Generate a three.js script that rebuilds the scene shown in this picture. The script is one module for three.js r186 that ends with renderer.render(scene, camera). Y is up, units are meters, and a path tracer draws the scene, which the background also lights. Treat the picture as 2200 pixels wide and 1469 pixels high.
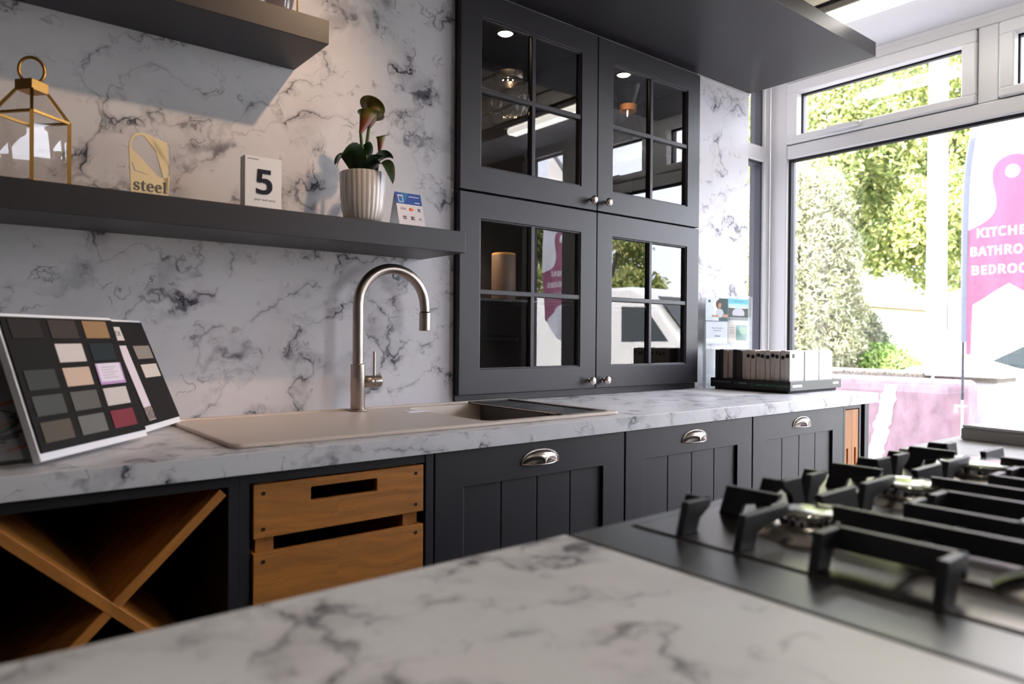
import * as THREE from 'three';
import { RoundedBoxGeometry } from 'three/addons/geometries/RoundedBoxGeometry.js';
import { TextGeometry } from 'three/addons/geometries/TextGeometry.js';
import { FontLoader } from 'three/addons/loaders/FontLoader.js';
import { mergeGeometries } from 'three/addons/utils/BufferGeometryUtils.js';
import { RectAreaLightUniformsLib } from 'three/addons/lights/RectAreaLightUniformsLib.js';

// ------------------------------------------------------------------ camera, sky, sun, exposure
const scene = new THREE.Scene();
const renderer = new THREE.WebGLRenderer({ antialias: true });
renderer.toneMapping = THREE.LinearToneMapping;
renderer.toneMappingExposure = 2.3;
renderer.shadowMap.enabled = true;
RectAreaLightUniformsLib.init();

const camera = new THREE.PerspectiveCamera(51.457, 2200 / 1469, 0.02, 400);
camera.filmGauge = 36;
camera.position.set(0, 1.1175, 1.83);
camera.rotation.set(-0.00713, -0.678478, 0.007347, 'YXZ');
camera.focus = 2.35;
camera.userData.fStop = 4.0;
camera.updateProjectionMatrix();

let seed = 7;
const rnd = () => { seed = (seed * 1664525 + 1013904223) >>> 0; return seed / 4294967296; };
const rr = (a, b) => a + (b - a) * rnd();

// tileable gradient noise
const PERM = new Uint8Array(512); { const p = Array.from({ length: 256 }, (_, i) => i); for (let i = 255; i > 0; i--) { const j = Math.floor(rnd() * (i + 1)); [p[i], p[j]] = [p[j], p[i]]; } for (let i = 0; i < 512; i++) PERM[i] = p[i & 255]; }
const GX = new Float32Array(256), GY = new Float32Array(256); for (let i = 0; i < 256; i++) { const a = i / 256 * Math.PI * 2; GX[i] = Math.cos(a); GY[i] = Math.sin(a); }
function pn(x, y, per) {
  const xf = Math.floor(x), yf = Math.floor(y), fx = x - xf, fy = y - yf;
  const x0 = ((xf % per) + per) % per, y0 = ((yf % per) + per) % per, x1 = (x0 + 1) % per, y1 = (y0 + 1) % per;
  const h = (a, b, dx, dy) => { const k = PERM[(PERM[a & 255] + b) & 511]; return GX[k] * dx + GY[k] * dy; };
  const u = fx * fx * fx * (fx * (fx * 6 - 15) + 10), v = fy * fy * fy * (fy * (fy * 6 - 15) + 10);
  const a = h(x0, y0, fx, fy), b = h(x1, y0, fx - 1, fy), c = h(x0, y1, fx, fy - 1), d = h(x1, y1, fx - 1, fy - 1);
  return (a + (b - a) * u + (c - a + (a - b - c + d) * u) * v) * 1.5;
}
function fbm(x, y, per, oct) { let s = 0, a = 0.5; for (let i = 0; i < oct; i++) { s += a * pn(x, y, per); x *= 2; y *= 2; per *= 2; a *= 0.5; } return s; }
const sst = (a, b, x) => { const t = Math.min(1, Math.max(0, (x - a) / (b - a))); return t * t * (3 - 2 * t); };

// sky: pale blue with soft cloud, the same all round
{
  const w = 512, h = 256, d = new Float32Array(w * h * 4);
  for (let y = 0; y < h; y++) for (let x = 0; x < w; x++) {
    const el = ((y + 0.5) / h - 0.5) * Math.PI, up = Math.max(0, Math.sin(el));
    const c = sst(-0.12, 0.3, fbm(x / 64, y / 24, 8, 5)) * 0.85;
    const base = [0.86 - 0.2 * up, 0.89 - 0.12 * up, 1.0];
    const k = 4.8, o = (y * w + x) * 4;
    for (let i = 0; i < 3; i++) d[o + i] = k * (base[i] * (1 - c) + [1.035, 0.985, 1.03][i] * c);
    d[o + 3] = 1;
  }
  const t = new THREE.DataTexture(d, w, h, THREE.RGBAFormat, THREE.FloatType);
  t.mapping = THREE.EquirectangularReflectionMapping; t.magFilter = THREE.LinearFilter; t.needsUpdate = true;
  scene.background = t; scene.environment = t;
}
const sun = new THREE.DirectionalLight(0xfff2dc, 14);
sun.position.set(-14, 22, -7); sun.target.position.set(6, 0, 0);
sun.castShadow = true; sun.shadow.mapSize.set(4096, 4096);
Object.assign(sun.shadow.camera, { left: -35, right: 35, top: 35, bottom: -35, near: 1, far: 90 });
scene.add(sun, sun.target);

// ------------------------------------------------------------------ helpers
const used = new Map();
const numbered = (n) => { const k = used.get(n) ?? 0; used.set(n, k + 1); return k ? `${n}_${String(k).padStart(3, '0')}` : n; };
function mesh(name, geo, mat, parent) {
  const m = new THREE.Mesh(Array.isArray(geo) ? mergeGeometries(geo.map((g) => { const q = g.index ? g.toNonIndexed() : g; for (const k of Object.keys(q.attributes)) if (!['position', 'normal', 'uv'].includes(k)) q.deleteAttribute(k); return q; })) : geo, mat);
  m.castShadow = m.receiveShadow = true;
  if (parent) { m.name = name; parent.add(m); } else { m.name = numbered(name); scene.add(m); }
  return m;
}
function tag(o, label, category, group) { o.userData.label = label; o.userData.category = category; if (group) o.userData.group = group; return o; }
function thing(name, label, category, p = [0, 0, 0], turn = 0, group) {
  const g = new THREE.Group(); g.name = numbered(name); g.position.set(...p); g.rotation.y = turn; scene.add(g);
  return tag(g, label, category, group);
}
function structGroup(name) { const g = new THREE.Group(); g.name = name; g.userData.kind = 'structure'; scene.add(g); return g; }
function struct(name, geo, mat) { const m = mesh(name, geo, mat); m.userData.kind = 'structure'; return m; }
function metric(g, swap) {                       // uv in metres from the geometry's own coordinates
  const p = g.attributes.position, n = g.attributes.normal, uv = new Float32Array(p.count * 2);
  for (let i = 0; i < p.count; i++) {
    const ax = Math.abs(n.getX(i)), ay = Math.abs(n.getY(i)), az = Math.abs(n.getZ(i));
    let u, v;
    if (ax >= ay && ax >= az) { u = p.getZ(i); v = p.getY(i); } else if (ay >= az) { u = p.getX(i); v = p.getZ(i); } else { u = p.getX(i); v = p.getY(i); }
    if (swap) [u, v] = [v, u];
    uv[i * 2] = u; uv[i * 2 + 1] = v;
  }
  g.setAttribute('uv', new THREE.BufferAttribute(uv, 2));
  return g;
}
function box(x0, x1, y0, y1, z0, z1, r = 0, swap = false) {
  const w = x1 - x0, h = y1 - y0, d = z1 - z0;
  let g = r > 0 ? new RoundedBoxGeometry(w, h, d, 2, Math.min(r, w / 2.02, h / 2.02, d / 2.02)) : new THREE.BoxGeometry(w, h, d);
  if (g.index) g = g.toNonIndexed();
  g.translate((x0 + x1) / 2, (y0 + y1) / 2, (z0 + z1) / 2);
  return metric(g, swap);
}
const cb = (w, h, d, r = 0, swap) => box(-w / 2, w / 2, -h / 2, h / 2, -d / 2, d / 2, r, swap);
function cyl(r0, r1, h, x, y, z, seg = 24) { const g = new THREE.CylinderGeometry(r1, r0, h, seg); g.translate(x, y + h / 2, z); return g.toNonIndexed(); }
const lathe = (pts, seg = 32) => new THREE.LatheGeometry(pts.map(([a, b]) => new THREE.Vector2(a, b)), seg);
function tube(pts, r, seg = 40, rad = 10, closed = false) { return new THREE.TubeGeometry(new THREE.CatmullRomCurve3(pts.map((p) => new THREE.Vector3(...p)), closed), seg, r, rad, closed); }
function bar(a, b, w, h) {                       // straight square bar between two points
  const A = new THREE.Vector3(...a), B = new THREE.Vector3(...b), L = A.distanceTo(B), g = new THREE.BoxGeometry(w, h, L).toNonIndexed();
  const m = new THREE.Matrix4().lookAt(A, B, Math.abs(B.y - A.y) > 0.99 * L ? new THREE.Vector3(1, 0, 0) : new THREE.Vector3(0, 1, 0));
  g.applyMatrix4(m); g.translate((A.x + B.x) / 2, (A.y + B.y) / 2, (A.z + B.z) / 2); return metric(g);
}
function poly(pts, holes = []) { const s = new THREE.Shape(pts.map(([a, b]) => new THREE.Vector2(a, b))); for (const h of holes) s.holes.push(h instanceof THREE.Path ? h : new THREE.Path(h.map(([a, b]) => new THREE.Vector2(a, b)))); return s; }
function roundRect(x0, y0, x1, y1, r, P = THREE.Path) { const s = new P(); s.moveTo(x0 + r, y0); s.lineTo(x1 - r, y0); s.absarc(x1 - r, y0 + r, r, -Math.PI / 2, 0); s.lineTo(x1, y1 - r); s.absarc(x1 - r, y1 - r, r, 0, Math.PI / 2); s.lineTo(x0 + r, y1); s.absarc(x0 + r, y1 - r, r, Math.PI / 2, Math.PI); s.lineTo(x0, y0 + r); s.absarc(x0 + r, y0 + r, r, Math.PI, Math.PI * 1.5); return s; }
function extr(shape, depth, bevel = 0, curve = 12) { const g = new THREE.ExtrudeGeometry(shape, { depth: depth - 2 * bevel, bevelEnabled: bevel > 0, bevelSize: bevel, bevelThickness: bevel, bevelOffset: -bevel, bevelSegments: 2, curveSegments: curve }); if (bevel) g.translate(0, 0, bevel); return metric(g); }
// shape drawn in (x, -z), raised from y0 to y1
function slab(shape, y0, y1, bevel = 0) { const g = extr(shape, y1 - y0, bevel); g.rotateX(-Math.PI / 2); g.translate(0, y0, 0); return metric(g); }

function dataTex(w, h, fn, srgb = true) {
  const d = new Uint8Array(w * h * 4);
  for (let y = 0; y < h; y++) for (let x = 0; x < w; x++) { const c = fn(x, y), o = (y * w + x) * 4; d[o] = c[0]; d[o + 1] = c[1]; d[o + 2] = c[2]; d[o + 3] = 255; }
  const t = new THREE.DataTexture(d, w, h); t.magFilter = THREE.LinearFilter; t.minFilter = THREE.LinearMipmapLinearFilter; t.generateMipmaps = true; t.wrapS = t.wrapT = THREE.RepeatWrapping;
  if (srgb) t.colorSpace = THREE.SRGBColorSpace; t.needsUpdate = true; return t;
}
function rep(t, sx, sy, ox = 0, oy = 0, rot = 0) { const c = t.clone(); c.repeat.set(1 / sx, 1 / sy); c.offset.set(ox, oy); c.rotation = rot; c.needsUpdate = true; return c; }
function canvasTex(w, h, draw) { const c = document.createElement('canvas'); c.width = w; c.height = h; const x = c.getContext('2d'); draw(x, w, h); const t = new THREE.CanvasTexture(c); t.colorSpace = THREE.SRGBColorSpace; return t; }

// ------------------------------------------------------------------ materials
const std = (c, rough = 0.5, metal = 0, extra = {}) => new THREE.MeshStandardMaterial({ color: Array.isArray(c) ? new THREE.Color().setRGB(...c) : new THREE.Color(c), roughness: rough, metalness: metal, ...extra });
const phys = (c, rough, extra = {}) => new THREE.MeshPhysicalMaterial({ color: Array.isArray(c) ? new THREE.Color().setRGB(...c) : new THREE.Color(c), roughness: rough, ...extra });

// white marble-look laminate: broken grey veins, tileable, drawn over 1.6 m
const marbleTex = dataTex(2048, 2048, (X, Y) => {
  const P = 8, u = X / 2048 * P, v = Y / 2048 * P;
  // lean the pattern so that veins run up to the right
  const a = u, b = v;
  const wx = fbm(a * 1 + 3.1, b * 1 + 7.7, P, 5) * 0.75 + fbm(a * 8 + 1.1, b * 8 + 3.7, P * 8, 3) * 0.10, wy = fbm(a * 1 + 11.3, b * 1 + 1.9, P, 5) * 0.75 + fbm(a * 8 + 6.3, b * 8 + 0.9, P * 8, 3) * 0.10;
  const x = a + wx, y = b + wy;
  const n1 = Math.abs(pn(x * 0.5, y * 1.0, P) + 0.30 * pn(x * 2 + 3, y * 2, P * 2));
  const n2 = Math.abs(pn(x * 1 + 5, y * 2 + 2, P * 2) + 0.4 * pn(x * 3, y * 3, P * 3));
  const n3 = Math.abs(fbm(x * 4 + 1, y * 5, P * 20, 3));
  const m1 = sst(-0.40, 0.15, fbm(a + 4, b + 9, P, 4)), m2 = sst(-0.22, 0.22, fbm(a * 2 + 1, b * 2 + 6, P * 2, 4)), m3 = sst(-0.15, 0.25, fbm(a * 3 + 8, b * 3 + 3, P * 3, 4));
  const hair = sst(0.05, 0.0, n1) * (0.12 + 0.88 * m1) * (0.25 + 0.75 * m2), halo = sst(0.30, 0.0, n1) * m1 * m2;
  const fine = sst(0.05, 0.0, n2) * m2 * m3, crackle = sst(0.075, 0, n3) * m3 * sst(0.26, 0.0, n1) * (0.3 + 0.7 * m2);
  const cloud = fbm(a * 1 + 2, b * 1 + 5, P, 5);
  let k = 0.40 * hair + 0.16 * halo + 0.27 * fine + 0.36 * crackle + 0.10 * Math.max(0, cloud);
  k = Math.min(0.72, k);
  const g = 1 - k, w = 0.012 * pn(a * 2, b * 2, P * 2);
  return [234 * (g + w), 232 * g, 234 * g + 12 * k];
});
const M = {};
M.marbleWall = phys([0.89, 0.88, 0.89], 0.4, { specularIntensity: 0.4, map: rep(marbleTex, 1.5, 1.5, 0.13, 0.37, 0.4) });
M.marbleTop = std(0xffffff, 0.3, 0, { map: rep(marbleTex, 1.3, 1.3, 0.52, 0.11, -0.3) });
M.marbleIsland = std([0.93, 0.92, 0.88], 0.34, 0, { map: rep(marbleTex, 1.15, 1.15, 0.31, 0.83, 0.5) });
const paintBump = dataTex(256, 256, (x, y) => { const v = 128 + 100 * fbm(x / 4, y / 4, 64, 2); return [v, v, v]; }, false);
M.paint = phys([0.026, 0.0235, 0.029], 0.42, { ior: 1.5 });
M.cabBack = std([0.075, 0.068, 0.065], 0.6);
M.paintDark = std([0.012, 0.012, 0.015], 0.5);
M.carcass = std([0.016, 0.016, 0.019], 0.6);
M.gapBlack = std([0.004, 0.004, 0.005], 0.8);
const oakTex = dataTex(1024, 512, (X, Y) => {
  const u = X / 1024, v = Y / 512;
  const warp = fbm(u * 2, v * 2, 2, 3) * 0.35;
  const ring = fbm(u * 2 + warp, v * 16 + warp * 6, 16, 4), pore = sst(0.16, 0.5, fbm(u * 16, v * 256, 256, 2));
  const k = 0.93 + 0.22 * ring - 0.16 * pore;
  return [Math.min(255, 206 * k), 134 * k, Math.max(0, 64 * k - 4)];
});
M.oak = std(0xffffff, 0.5, 0, { map: rep(oakTex, 0.6, 0.3) });
M.oakPale = std([1.0, 0.98, 0.95], 0.5, 0, { map: rep(oakTex, 0.6, 0.3, 0.3, 0.2) });
M.upvc = std([0.68, 0.67, 0.67], 0.3);
M.upvcDark = std([0.028, 0.03, 0.042], 0.45);
M.gasket = std([0.008, 0.008, 0.010], 0.7);
M.pane = phys([1, 1, 1], 0.0, { transmission: 1, thickness: 0, ior: 1.5 });
M.cabPane = phys([0.9, 0.9, 0.9], 0.0, { transmission: 1, thickness: 0, ior: 1.55 });
M.thinGlass = phys([0.96, 0.96, 0.96], 0.02, { transmission: 1, thickness: 0, ior: 1.6 });
M.smokeGlass = phys([0.80, 0.70, 0.62], 0.03, { transmission: 1, thickness: 0, ior: 2.1 });
M.acrylic = phys([0.97, 0.98, 0.98], 0.03, { transmission: 1, thickness: 0, ior: 1.5, specularIntensity: 0.3 });
const brushTex = dataTex(64, 512, (x, y) => { const v = 128 + 110 * pn(x / 32, y / 2, 256); return [v, v, v]; }, false);
M.steel = std([0.44, 0.375, 0.33], 0.3, 1, { bumpMap: rep(brushTex, 0.2, 0.2), bumpScale: 0.00003 });
M.nickel = std([0.62, 0.55, 0.50], 0.27, 1);
M.chrome = std([0.7, 0.7, 0.72], 0.12, 1);
M.brass = std([0.50, 0.27, 0.07], 0.32, 1);
M.brassDark = std([0.20, 0.11, 0.04], 0.35, 1);
M.gold = std([0.72, 0.57, 0.33], 0.45, 0.35);
M.iron = std([0.010, 0.010, 0.012], 0.42);
M.hob = std([0.20, 0.20, 0.195], 0.34, 1);
M.hobPlate = std([0.17, 0.155, 0.14], 0.28, 1);
M.burnerWell = std([0.42, 0.40, 0.37], 0.24, 1);
M.burner = std([0.62, 0.60, 0.57], 0.18, 1);
M.burnerCap = std([0.42, 0.44, 0.38], 0.16, 0.85);
M.wellDark = std([0.05, 0.05, 0.05], 0.3, 0.8);
const speckTex = dataTex(512, 512, (x, y) => { const n = fbm(x / 5, y / 5, 102, 2), k = 1 + 0.05 * n - 0.05 * sst(0.2, 0.4, fbm(x / 3 + 9, y / 3, 170, 2)); return [222 * k, 205 * k, 190 * k]; });
M.sink = std(0xffffff, 0.42, 0, { map: rep(speckTex, 0.25, 0.25) });
M.blackPlastic = std([0.012, 0.012, 0.013], 0.35);
M.white = std([0.82, 0.81, 0.82], 0.5);
M.whiteMatt = std([0.78, 0.77, 0.76], 0.75);
M.ceramic = phys([0.62, 0.58, 0.55], 0.28, { clearcoat: 0.4, clearcoatRoughness: 0.15 });
M.soil = std([0.02, 0.014, 0.010], 0.95);
M.wax = phys([0.34, 0.23, 0.17], 0.5, { transmission: 0.12, thickness: 0 });
M.waxTop = std([0.80, 0.42, 0.10], 0.5);
M.plaster = std([0.74, 0.73, 0.75], 0.75);
M.plasterDim = std([0.26, 0.25, 0.25], 0.75);
M.ceilingBoard = std([0.50, 0.45, 0.37], 0.6);
M.wallGrey = std([0.22, 0.21, 0.21], 0.7);
const tileTex = dataTex(512, 512, (x, y) => { const k = 0.94 + 0.1 * fbm(x / 64, y / 64, 8, 5); return [96 * k, 90 * k, 84 * k]; });
M.floor = std(0xffffff, 0.4, 0, { map: rep(tileTex, 1.2, 1.2) });
const fontSans = await new FontLoader().loadAsync('fonts/droid/droid_sans_bold.typeface.json');
const fontSerif = await new FontLoader().loadAsync('fonts/droid/droid_serif_bold.typeface.json');
const text = (s, size, depth, font = fontSans) => { const g = new TextGeometry(s, { font, size, depth, curveSegments: 6 }); g.computeBoundingBox(); return g; };

// ------------------------------------------------------------------ the room
const CEIL = 2.42, WX = 3.16, ZB = 5.2, XL = -3.2;
struct('floor', box(XL - 0.2, WX + 0.15, -0.12, 0, -0.4, ZB + 0.2), M.floor);
{
  // back wall: marble-look panels with the recess of the glazed cabinet left open
  const wb = structGroup('wall_back');
  mesh('panel', box(XL, 1.2395, 0, CEIL + 0.05, -0.1, 0), M.marbleWall, wb);
  mesh('panel', box(2.4445, 2.836, 0, CEIL + 0.05, -0.1, 0), M.marbleWall, wb);
  mesh('panel', box(1.2395, 2.4445, 0, 0.9345, -0.1, 0.0), M.marbleWall, wb);
  mesh('panel', box(1.2395, 2.4445, 2.2105, CEIL + 0.05, -0.1, 0), M.marbleWall, wb);
  mesh('core', [box(XL, 1.2395, 0, CEIL + 0.05, -0.38, -0.1), box(2.4445, 2.80, 0, CEIL + 0.05, -0.38, -0.1), box(1.2395, 2.4445, 0, 0.9345, -0.38, -0.1), box(1.2395, 2.4445, 2.2105, CEIL + 0.05, -0.38, -0.1), box(1.2395, 2.4445, 0.9345, 2.2105, -0.38, -0.335)], M.plaster, wb);
  // ceiling: plaster by the window, boards with open joints over the kitchen
  const c = structGroup('ceiling');
  mesh('soffit', box(2.775, WX + 0.12, CEIL - 0.03, CEIL + 0.2, -0.4, ZB + 0.2), M.plaster, c);
  mesh('deck', box(XL - 0.2, WX + 0.12, CEIL + 0.04, CEIL + 0.25, -0.4, ZB + 0.2), M.wallGrey, c);
  for (let k = 0, x = 2.655; x > XL; k++, x -= 0.176) mesh('ceiling_board', box(Math.max(XL - 0.1, x - 0.158), x, CEIL - 0.005, CEIL + 0.03, -0.4, ZB + 0.1, 0.004), M.ceilingBoard, c);
  struct('wall_left', box(XL - 0.2, XL, 0, CEIL + 0.05, -0.4, ZB + 0.2), M.plasterDim);
  struct('wall_front', box(XL, WX, 0, CEIL + 0.05, ZB, ZB + 0.2), M.wallGrey);
  const wr = structGroup('wall_right');
  mesh('pier', box(WX + 0.005, WX + 0.12, -0.12, CEIL + 0.05, 2.02, 2.75), M.wallGrey, wr);
  mesh('pier', box(WX + 0.005, WX + 0.12, -0.12, CEIL + 0.05, 4.75, ZB + 0.2), M.wallGrey, wr);
  mesh('apron', box(WX + 0.005, WX + 0.12, -0.12, 0.10, 2.75, 4.75), M.plaster, wr);
  mesh('lintel', box(WX + 0.005, WX + 0.12, 2.372, CEIL + 0.05, 2.75, 4.75), M.plaster, wr);
  mesh('apron', box(WX + 0.005, WX + 0.12, -0.12, 0.10, -0.12, 2.02), M.plaster, wr);
  mesh('lintel', box(WX + 0.005, WX + 0.12, 2.372, CEIL + 0.05, -0.12, 2.02), M.plaster, wr);
  mesh('lintel', box(2.80, WX + 0.12, 2.372, CEIL + 0.05, -0.16, -0.06), M.plaster, wr);
  mesh('apron', box(2.80, WX + 0.12, -0.12, 0.10, -0.16, -0.06), M.plaster, wr);
  const rail = structGroup('trim_1');
  mesh('moulding', [box(WX - 0.012, WX + 0.006, 1.055, 1.075, 2.05, 2.72, 0.004), box(WX - 0.02, WX + 0.006, 1.085, 1.115, 2.05, 2.72, 0.006), box(WX - 0.012, WX + 0.006, 1.122, 1.135, 2.05, 2.72, 0.004)], M.wallGrey, rail);
}
// upper storey of the shop: it shades the forecourt
tag(mesh('upper_storey', box(XL - 0.2, WX + 0.16, CEIL + 0.25, 6.4, -6, ZB + 3), M.plaster), 'rendered upper storey of the shop over the window', 'building');
tag(mesh('party_wall', box(XL - 0.2, 2.2, -0.12, CEIL + 0.25, -6, -0.42), M.plaster), 'rendered neighbouring wall behind the marble back wall', 'building');

// ------------------------------------------------------------------ windows
{
  // window_1: shop front along x = WX. Frame members in white, dark outer faces, glass between
  const w = structGroup('window_1');
  const F = (y0, y1, z0, z1, name = 'frame', r = 0.006) => { mesh(name, box(WX, WX + 0.04, y0, y1, z0, z1, r), M.upvc, w); mesh(name + '_outer', box(WX + 0.046, WX + 0.085, y0, y1, z0, z1), M.upvcDark, w); };
  F(0.10, 2.375, -0.09, 0.0, 'frame');                     // corner post
  F(2.338, 2.375, 0, 1.995, 'head');
  F(1.978, 2.042, 0, 1.47, 'transom');
  F(2.042, 2.338, 0.802, 0.872, 'mullion');
  F(0.10, 2.338, 1.47, 1.61, 'frame');
  F(0.10, 2.338, 1.95, 2.02, 'frame');
  F(0.10, 0.17, 0, 1.95, 'sill_member');
  mesh('bead', [box(WX + 0.02, WX + 0.046, 1.966, 1.978, 0.0, 1.47), box(WX + 0.02, WX + 0.046, 0.17, 1.966, 0, 0.012)], M.gasket, w);
  mesh('pane', box(WX + 0.041, WX + 0.0415, 0.17, 1.978, 0, 1.47), M.pane, w);
  mesh('pane', box(WX + 0.041, WX + 0.0415, 0.17, 2.338, 1.61, 1.95), M.pane, w);
  // top hung vents
  const vent = (z0, z1, handle) => {
    const v = new THREE.Group(); v.name = 'vent'; w.add(v);
    const y0 = 2.0455, y1 = 2.3345, b = 0.052;
    const frame = (x0, x1, inset, m, nm) => mesh(nm, [box(x0, x1, y0, y0 + b * 0.72, z0, z1, 0.008), box(x0, x1, y1 - b, y1, z0, z1, 0.008), box(x0, x1, y0 + b * 0.6, y1 - b * 0.9, z0, z0 + b, 0.008), box(x0, x1, y0 + b * 0.6, y1 - b * 0.9, z1 - b, z1, 0.008)], m, v);
    frame(WX - 0.014, WX + 0.036, 0, M.upvc, 'sash');
    frame(WX + 0.047, WX + 0.083, 0, M.upvcDark, 'sash_outer');
    mesh('gasket', [box(WX + 0.036, WX + 0.046, y1 - b - 0.005, y1 - b + 0.003, z0 + b, z1 - b), box(WX + 0.036, WX + 0.046, y0 + b * 0.7, y1 - b, z0 + b - 0.003, z0 + b + 0.005)], M.gasket, v);
    mesh('pane', box(WX + 0.041, WX + 0.0415, y0 + b * 0.7, y1 - b, z0 + b, z1 - b), M.pane, v);
    if (handle) {
      const h = mesh('handle', [box(WX - 0.034, WX - 0.014, 2.058, 2.078, handle - 0.012, handle + 0.03, 0.006), (() => { const g = bar([WX - 0.034, 2.067, handle + 0.02], [WX - 0.030, 2.074, handle - 0.12], 0.012, 0.016); return g; })()], M.upvc, v);
      mesh('screw', cyl(0.003, 0.003, 0.002, 0, 0, 0, 10).rotateZ(Math.PI / 2).translate(WX - 0.034, 2.068, handle), M.gasket, h);
    }
  };
  vent(0.002, 0.799, 0.33);
  vent(0.875, 1.467, 1.2);
}
{
  // window_2: narrow return light between the marble wall and the corner post, its plane parallel to the back wall
  const w = structGroup('window_2');
  const z0 = -0.115;
  const F = (x0, x1, y0, y1, n) => { mesh(n, box(x0, x1, y0, y1, z0, z0 + 0.03, 0.005), M.upvc, w); mesh(n + '_outer', box(x0, x1, y0, y1, z0 - 0.045, z0 - 0.006), M.upvcDark, w); };
  F(3.112, 3.1595, 0.10, 2.372, 'frame'); F(2.80, 2.845, 0.10, 2.372, 'frame'); F(2.845, 3.112, 1.975, 2.045, 'transom'); F(2.845, 3.112, 2.335, 2.372, 'head'); F(2.845, 3.112, 0.10, 0.17, 'sill_member');
  mesh('gasket', [box(3.098, 3.112, 0.17, 1.975, z0 - 0.045, z0 + 0.012), box(3.098, 3.112, 2.045, 2.335, z0 - 0.045, z0 + 0.012), box(2.845, 3.112, 1.963, 1.975, z0 - 0.045, z0 + 0.012)], M.upvcDark, w);
  mesh('pane', box(2.845, 3.112, 0.17, 1.975, z0 - 0.004, z0 - 0.0035), M.pane, w);
  mesh('pane', box(2.845, 3.112, 2.045, 2.335, z0 - 0.004, z0 - 0.0035), M.pane, w);
}

{
  // window_3: the other half of the shop front, beyond the pier
  const w = structGroup('window_3');
  const F = (y0, y1, z0, z1, n) => { mesh(n, box(WX, WX + 0.04, y0, y1, z0, z1, 0.006), M.upvc, w); mesh(n + '_outer', box(WX + 0.046, WX + 0.085, y0, y1, z0, z1), M.upvcDark, w); };
  F(0.10, 2.372, 2.75, 2.82, 'frame'); F(0.10, 2.372, 4.68, 4.75, 'frame'); F(0.10, 0.17, 2.82, 4.68, 'sill_member'); F(2.31, 2.372, 2.82, 4.68, 'head'); F(1.978, 2.042, 2.82, 4.68, 'transom');
  mesh('pane', box(WX + 0.041, WX + 0.0415, 0.17, 1.978, 2.82, 4.68), M.pane, w); mesh('pane', box(WX + 0.041, WX + 0.0415, 2.042, 2.31, 2.82, 4.68), M.pane, w);
}

// ------------------------------------------------------------------ lamps
function stripLight(x, z0, z1, power, label) {
  const g = thing('strip_light', label, 'light', [x, CEIL - 0.005, 0], 0, 'strip lights'), zm = (z0 + z1) / 2;
  mesh('housing', box(-0.045, 0.045, -0.03, 0.0, z0 - 0.02, z1 + 0.02, 0.008), M.upvc, g);
  const em = std([1, 1, 1], 0.4); em.emissive = new THREE.Color().setRGB(1, 0.95, 0.86); em.emissiveIntensity = 3.2;
  mesh('diffuser', box(-0.036, 0.036, -0.066, -0.031, z0, z1, 0.012), em, g);
  const l = new THREE.RectAreaLight(0xfff7ee, power, 0.066, z1 - z0 - 0.02); l.position.set(x, CEIL - 0.074, zm); l.rotation.x = -Math.PI / 2; l.castShadow = true; scene.add(l);
}
stripLight(2.722, 0.12, 1.6, 3, 'long white fluorescent strip light on the ceiling near the window');
stripLight(0.55, 2.3, 3.8, 1.2, 'strip light on the ceiling behind the island, out of view');
function downlight(x, z, inten, label, ang, aim, col = [1, 0.67, 0.42]) {
  const g = thing('ceiling_spot', label, 'light', [x, CEIL - 0.006, z], 0, 'warm ceiling spots');
  mesh('bezel', lathe([[0.026, -0.002], [0.044, -0.004], [0.046, 0.002], [0.026, 0.002]], 28), M.chrome, g);
  const em = std([1, 1, 1], 0.5); em.emissive = new THREE.Color().setRGB(1, 0.78, 0.52); em.emissiveIntensity = 5;
  mesh('bulb', lathe([[0, -0.012], [0.018, -0.010], [0.024, 0.001], [0, 0.001]], 20), em, g);
  const l = new THREE.SpotLight(new THREE.Color().setRGB(...col), inten, 0, ang, 0.75, 2); l.position.set(x, CEIL - 0.03, z); l.target.position.set(...aim); l.castShadow = true; l.shadow.radius = 1.1; scene.add(l, l.target);
}
downlight(1.09, 0.93, 1.3, 'warm recessed ceiling spot aimed at the floating shelves', 0.58, [0.38, 1.50, 0]);
downlight(0.35, 1.95, 0.75, 'recessed ceiling spot straight above the island', 0.85, [0.35, 0, 1.95], [1, 0.93, 0.84]);

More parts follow.
